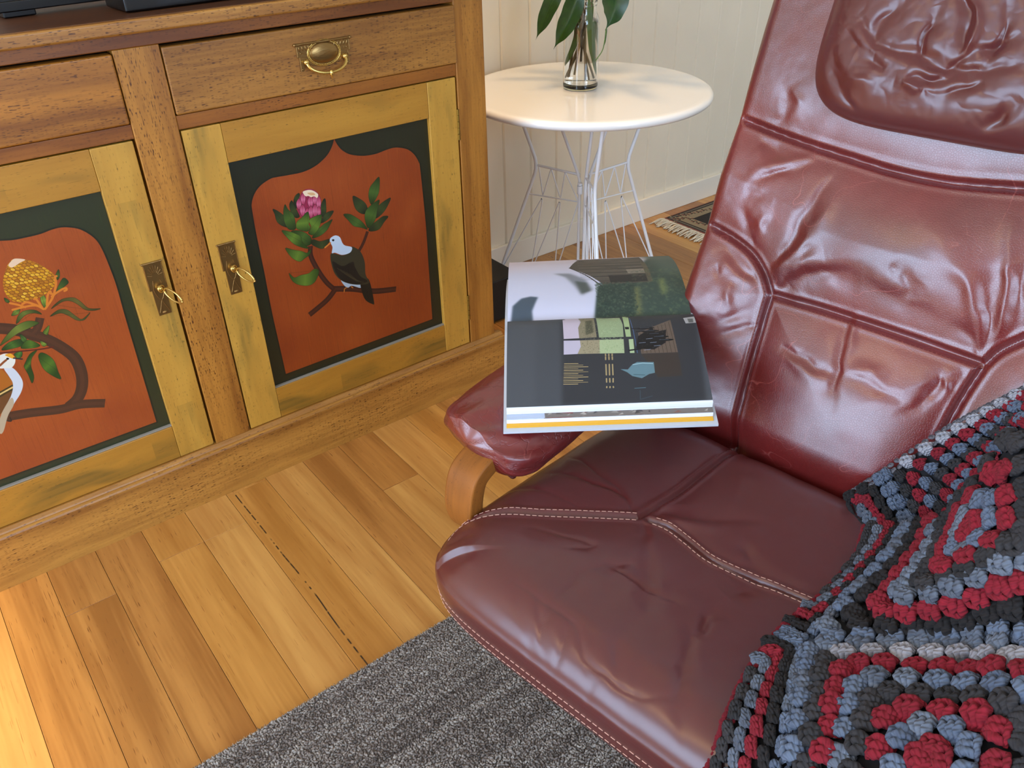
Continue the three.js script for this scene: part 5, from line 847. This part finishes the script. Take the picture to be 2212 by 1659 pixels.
{
  const ext = MAIN_LATTICE.map((r) => { const a = r[3], b = r[4]; return [...r, [b[0] + (b[0] - a[0]) * 0.5, b[1] - 30, b[2] + 52]]; }); const a = ext[5], b = ext[6]; ext.push(b.map((q, c) => [q[0] - 32, q[1] - (c ? 34 : 22), q[2] + 6]));
  const us = [-0.05, 0, 0.07, 0.13, 0.19, 0.25, 0.315], vs = [-0.19, -0.125, -0.055, 0, 0.052, 0.105, 0.145, 0.19, 0.26];
  const S1 = bicubic(ext, us, vs), S2 = bicubic(FLAP_LATTICE, [-0.045, 0, 0.05, 0.1, 0.155, 0.2], [0, 0.036, 0.072]);
  const ripple = (u, v) => 0;
  const frame = (S, u, v, up) => { const e = 0.003, p = S(u, v), du = S(u + e, v).sub(S(u - e, v)).normalize(), dv = S(u, v + e).sub(S(u, v - e)), N = du.clone().cross(dv).normalize(); if (N.dot(up) < 0) N.negate(); return [p, du, dv.normalize(), N]; };
  const UP1 = V3(-0.25, 1, -0.15), UP2 = V3(-0.9, 0.4, 0), loose = {}; let made = 0;
  const ringsA = ['slate', 'variegated', 'red', 'slate', 'charcoal', 'red', 'slate', 'red'], ringsB = ['slate', 'black', 'red', 'slate2', 'charcoal', 'red', 'slate', 'red'];
  function put(S, UP, u, v, du, dv, col, keep, kx = 1, kz = 1) { // du, dv: outward direction in cloth space
    const [p, A, B, N] = frame(S, u, v, UP), out = A.clone().multiplyScalar(du).addScaledVector(B, dv), Z = out.sub(N.clone().multiplyScalar(out.dot(N))).normalize(), X = N.clone().cross(Z), m = new THREE.Matrix4().makeBasis(X, N, Z);
    const sc = rr(0.98, 1.1), g = CLUSTERS[(rnd() * 4) | 0]; const q = new THREE.Quaternion().setFromRotationMatrix(m).multiply(new THREE.Quaternion().setFromAxisAngle(V3(0, 1, 0), rr(-0.16, 0.16)));
    p.addScaledVector(N, 0.0012 + rr(-0.0008, 0.0008));
    if (keep && made < 298) { made++; const c = part(BL, 'stitch_cluster', g, YARN[col]); c.position.copy(p); c.quaternion.copy(q); c.scale.set(sc * kx, sc * rr(0.9, 1.1) * Math.sqrt(kz), sc * kz); } else { const h = g.clone(); h.applyMatrix4(new THREE.Matrix4().compose(p, q, V3(sc * kx, sc * Math.sqrt(kz), sc * kz))); (loose[col] ||= []).push(h); }
  }
  const half = 0.13;
  function square(S, UP, cu, cv, rings0, dom, keepDom, topCol, pitch = 0.0165, gap = 0.0235) { const rings = Array.from({ length: Math.floor(half / pitch) + 1 }, (_, i) => rings0[i < 2 ? i : (i - 2) % (rings0.length - 2) + 2]), kx = gap / 0.0235, kz = pitch / 0.0165;
    rings.forEach((col, k) => { const L = half - (k + 0.5) * pitch, m = Math.max(1, Math.round(2 * L / gap)); for (let sd = 0; sd < 4; sd++) for (let i = 0; i < m; i++) { const t = -L + (i + 0.5) * 2 * L / m + (k % 2 ? 0 : 0), [ou, ov] = [[0, -1], [1, 0], [0, 1], [-1, 0]][sd], u = cu + ou * L + (ou ? 0 : t), v = cv + ov * L + (ov ? 0 : t); if (u < dom[0] || u > dom[1] || v < dom[2] || v > dom[3]) continue; let c = col; if (topCol && k === 1 && sd === 0) c = 'light'; if (topCol && k === 1 && sd === 3) c = 'charcoal'; if (col === 'slate' && rnd() < 0.3) c = 'slate2'; put(S, UP, u, v, ou, ov, c, u < keepDom[0] && v < keepDom[1], kx, kz); } });
  }
  const D1 = [-0.049, 0.312, -0.188, 0.257], K1 = [0.205, 0.15];
  square(S2, UP2, 0.13, 0.12, ringsA, [-0.04, 0.198, 0.002, 0.07], [1, 1], true, 0.0098, 0.0175); square(S2, UP2, -0.13, 0.12, ringsB, [-0.043, 0.198, 0.002, 0.07], [1, 1], false, 0.0105, 0.0175);
  square(S1, UP1, 0.13, 0.13, ringsA, D1, K1, true); square(S1, UP1, 0.39, 0.13, ringsB, D1, K1, false); square(S1, UP1, 0.39, -0.13, ringsA, D1, K1, false); square(S1, UP1, 0.13, -0.13, ringsB, D1, K1, false); square(S1, UP1, -0.13, 0.13, ringsB, D1, K1, false, 0.0103, 0.0215); square(S1, UP1, -0.13, -0.13, ringsB, D1, K1, false, 0.0103, 0.02);
  for (const [c, l] of Object.entries(loose)) { const m = part(BL, 'stitch_clusters', merge(l), YARN[c]); m.name = numbered('outer_stitches'); m.userData.kind = 'stuff'; }
  // dark sheet under the clusters: shade in the gaps put in as colour
  const gapShade = std({ color: '#1b1b1f', roughness: 1, side: THREE.DoubleSide });
  const mesh = (S, UP, u0, u1, v0, v1, n, m) => { const top = sheet(n, m, (i, j) => { const [p, , , N] = frame(S, lerp(u0, u1, i), lerp(v0, v1, j), UP); return p.addScaledVector(N, -0.0015); }), bot = sheet(n, m, (i, j) => { const [p, , , N] = frame(S, lerp(u0, u1, i), lerp(v0, v1, j), UP); return p.addScaledVector(N, -0.0045); }); return merge([top, bot]); };
  part(BL, 'gap_shade_sheet', mesh(S1, UP1, -0.05, 0.315, -0.19, 0.26, 70, 90), gapShade); part(BL, 'gap_shade_sheet', mesh(S2, UP2, -0.045, 0.2, 0, 0.072, 50, 20), gapShade);
  // joins between squares and the outer edging: rows of small dense stitches
  const loop = (S, UP, u, v, du, dv, r) => { const [p, A, B, N] = frame(S, u, v, UP), Z = A.clone().multiplyScalar(du).addScaledVector(B, dv).normalize(), X = N.clone().cross(Z).normalize(); const g = new THREE.SphereGeometry(r, 8, 6); g.scale(0.8, 0.62, 1.25); g.rotateY(rr(-0.5, 0.5)); g.applyMatrix4(new THREE.Matrix4().makeBasis(X, N, Z)); p.addScaledVector(N, 0.003); g.translate(p.x, p.y, p.z); return g; };
  const join = (S, UP, f, n, mat, r = 0.0034) => { const l = []; for (let i = 0; i <= n; i++) for (const o of [-0.0035, 0.0035]) { const [u, v, du, dv] = f(i / n); l.push(loop(S, UP, u + o * Math.abs(dv) + rr(-0.0006, 0.0006), v + o * Math.abs(du), du, dv, r)); } const m = part(BL, 'joining_seam', merge(l), mat); m.userData.kind = 'stuff'; };
  join(S1, UP1, (t) => [0, lerp(-0.185, 0.255, t), 0, 1], 68, YARN.slate); join(S1, UP1, (t) => [lerp(-0.045, 0.31, t), 0, 1, 0], 57, YARN.slate); join(S2, UP2, (t) => [0, lerp(0.003, 0.07, t), 0, 1], 11, YARN.slate);
  join(S2, UP2, (t) => [lerp(-0.044, 0.198, t), 0.0, 1, 0], 40, YARN.variegated, 0.0036); join(S2, UP2, (t) => [-0.044, lerp(0.0, 0.07, t), 0, 1], 11, YARN.charcoal, 0.0036); join(S1, UP1, (t) => [-0.05, lerp(-0.185, 0.255, t), 0, 1], 68, YARN.red, 0.0036);
}

// ---------- rugs ----------
{
  const rug = thing('striped_rug', 'grey flecked wool rug with fine stripes lying on the boards under the armchair', 'rug');
  const x0 = -0.9, x1 = 2.0, z0 = -0.845, z1 = 0.95;
  const rt = dataTex(512, 512, (x, y) => { const s = fbm(x * 3, y * 60, 3, 60, 3, 211), n = vnoise(x * 170, y * 170, 170, 170, 213); return mix3(lin('#3f3833'), lin('#7a716a'), clamp(0.15 + 0.7 * s + 0.5 * (n - 0.5))); }, { repeat: [1 / 0.6, 1 / 0.6] });
  const g = board(x0, x1, 0, 0.011, z0, z1, 'x', 0.004, 2); part(rug, 'rug_base', g, std({ map: rt, roughness: 1 }));
  // tufts, far too many to count
  const blobG = new THREE.IcosahedronGeometry(1, 1); blobG.scale(0.0014, 0.0026, 0.0026); const NX = 330, NZ = 225, px = 1.2 / NX, pz = 0.82 / NZ;
  const inst = new THREE.InstancedMesh(blobG, std({ color: '#ffffff', roughness: 1 }), NX * NZ); inst.name = 'rug_pile'; inst.userData.kind = 'stuff'; const m = new THREE.Matrix4(), q = new THREE.Quaternion(), col = new THREE.Color(), e = new THREE.Euler();
  const pal = ['#574d47', '#70655e', '#877d76', '#a0988f', '#695c52', '#423a35', '#7c7067'].map((c) => new THREE.Color(c));
  for (let i = 0, k = 0; i < NX; i++) for (let j = 0; j < NZ; j++, k++) { const x = -0.35 + (i + rr(0.1, 0.9)) * px, z = z0 + 0.002 + (j + rr(0.15, 0.85)) * pz; e.set(rr(-0.6, 0.6), rr(0, 6.28), rr(-0.6, 0.6)); q.setFromEuler(e); const s = rr(0.8, 1.25); m.compose(V3(x, 0.0112 + rr(-0.0006, 0.001), z), q, V3(s, s, s)); inst.setMatrixAt(k, m);
    const st = fbm(x * 1.6 + 20, z * 95 + 200, 9999, 9999, 3, 221) * 0.75 + 0.25 * vnoise(x * 3 + 50, z * 30 + 90, 9999, 9999, 3); const t = clamp(0.6 + (st - 0.5) * 1.7 + rr(-0.36, 0.36)); col.copy(t < 0.5 ? pal[5] : pal[1]).lerp(t < 0.5 ? pal[1] : pal[3], t < 0.5 ? t * 2 : t * 2 - 1).lerp(pal[(rnd() * 7) | 0], 0.3); inst.setColorAt(k, col); }
  rug.add(inst);
  const bind = []; for (let i = 0; i < 420; i++) { const x = -0.35 + i * 0.0029, c = new THREE.CapsuleGeometry(0.001, 0.006, 2, 5); c.rotateX(1.2); c.rotateY(rr(-0.7, 0.2)); c.translate(x, 0.0075, z0 - 0.0008 + rr(-0.001, 0.001)); bind.push(c); } const bm = part(rug, 'bound_edge', merge(bind), std({ color: '#a48a68', roughness: 1 })); bm.userData.kind = 'stuff';
}
{
  const t = thing('fringed_rug', 'small dark oriental rug with cream fringe lying behind the armchair near the wall', 'rug'), x0 = 2.068, x1 = 3.2, z0 = -1.846, z1 = -0.9;
  const cv = document.createElement('canvas'); cv.width = 1024; cv.height = 860; const c = cv.getContext('2d'), sx = 1024 / (x1 - x0), band = (d, col) => { c.fillStyle = col; c.fillRect(d * sx, d * sx, 1024 - 2 * d * sx, 860 - 2 * d * sx); };
  band(0, '#7d4a3e'); band(0.006, '#2a2420'); band(0.012, '#6a6258'); band(0.02, '#241e1c'); band(0.026, '#8d7f66'); 
  const motif = (x, y, r, cols) => { for (let k = 0; k < 7; k++) { c.fillStyle = cols[k % cols.length]; const a = k * 0.9; c.beginPath(); c.ellipse(x + Math.cos(a) * r * 0.6, y + Math.sin(a) * r * 0.6, r * 0.42, r * 0.26, a, 0, 6.3); c.fill(); } c.fillStyle = cols[1]; c.beginPath(); c.arc(x, y, r * 0.32, 0, 6.3); c.fill(); };
  for (let i = 0; i < 46; i++) { const s = 0.046 * sx; motif(rr(s * 0.6, s * 1.4), i * 20, 11, ['#8c5a48', '#3a302a', '#a09070', '#5a4a3c']); motif(i * 24, rr(s * 0.6, s * 1.4), 11, ['#8c5a48', '#3a302a', '#a09070', '#5a4a3c']); }
  band(0.07, '#241f1e'); for (let i = 0; i < 520; i++) motif(rr(80, 1000), rr(80, 830), rr(7, 15), [['#8a4a44', '#9a8a68'], ['#a89878', '#3a2c28'], ['#6a3030', '#b0a080'], ['#4a4440', '#7a6a50']][(rnd() * 4) | 0]);
  const tx = new THREE.CanvasTexture(cv); tx.colorSpace = THREE.SRGBColorSpace; const g = board(x0, x1, 0, 0.008, z0, z1, 'x', 0.003, 2); { const p = g.attributes.position, uv = g.attributes.uv; for (let i = 0; i < p.count; i++) uv.setXY(i, (p.getX(i) - x0) / (x1 - x0), 1 - (p.getZ(i) - z0) / (z1 - z0)); }
  part(t, 'rug_body', g, std({ map: tx, roughness: 1, bumpMap: dataTex(256, 256, (x, y) => vnoise(x * 128, y * 128, 128, 128, 9), { srgb: false, repeat: [6, 6] }), bumpScale: 0.0012 }));
  const fr = []; for (let i = 0; i < 330; i++) { const z = lerp(z0 + 0.004, z1, i / 330) + rr(-0.002, 0.002), l = rr(0.045, 0.07), dz = rr(-0.014, 0.014); fr.push(tube([[x0 + 0.002, 0.005, z], [x0 - l * 0.4, rr(0.006, 0.012), z + dz * 0.4], [x0 - l, 0.003, z + dz]], 0.0017, 6, 5)); } const f = part(t, 'fringe', merge(fr), std({ color: '#d9cdb6', roughness: 1 }), 'cream knotted fringe'); f.userData.kind = 'stuff';
}
scene.traverse((o) => { if (o.isMesh) { o.castShadow = true; o.receiveShadow = true; } });
renderer.render(scene, camera);
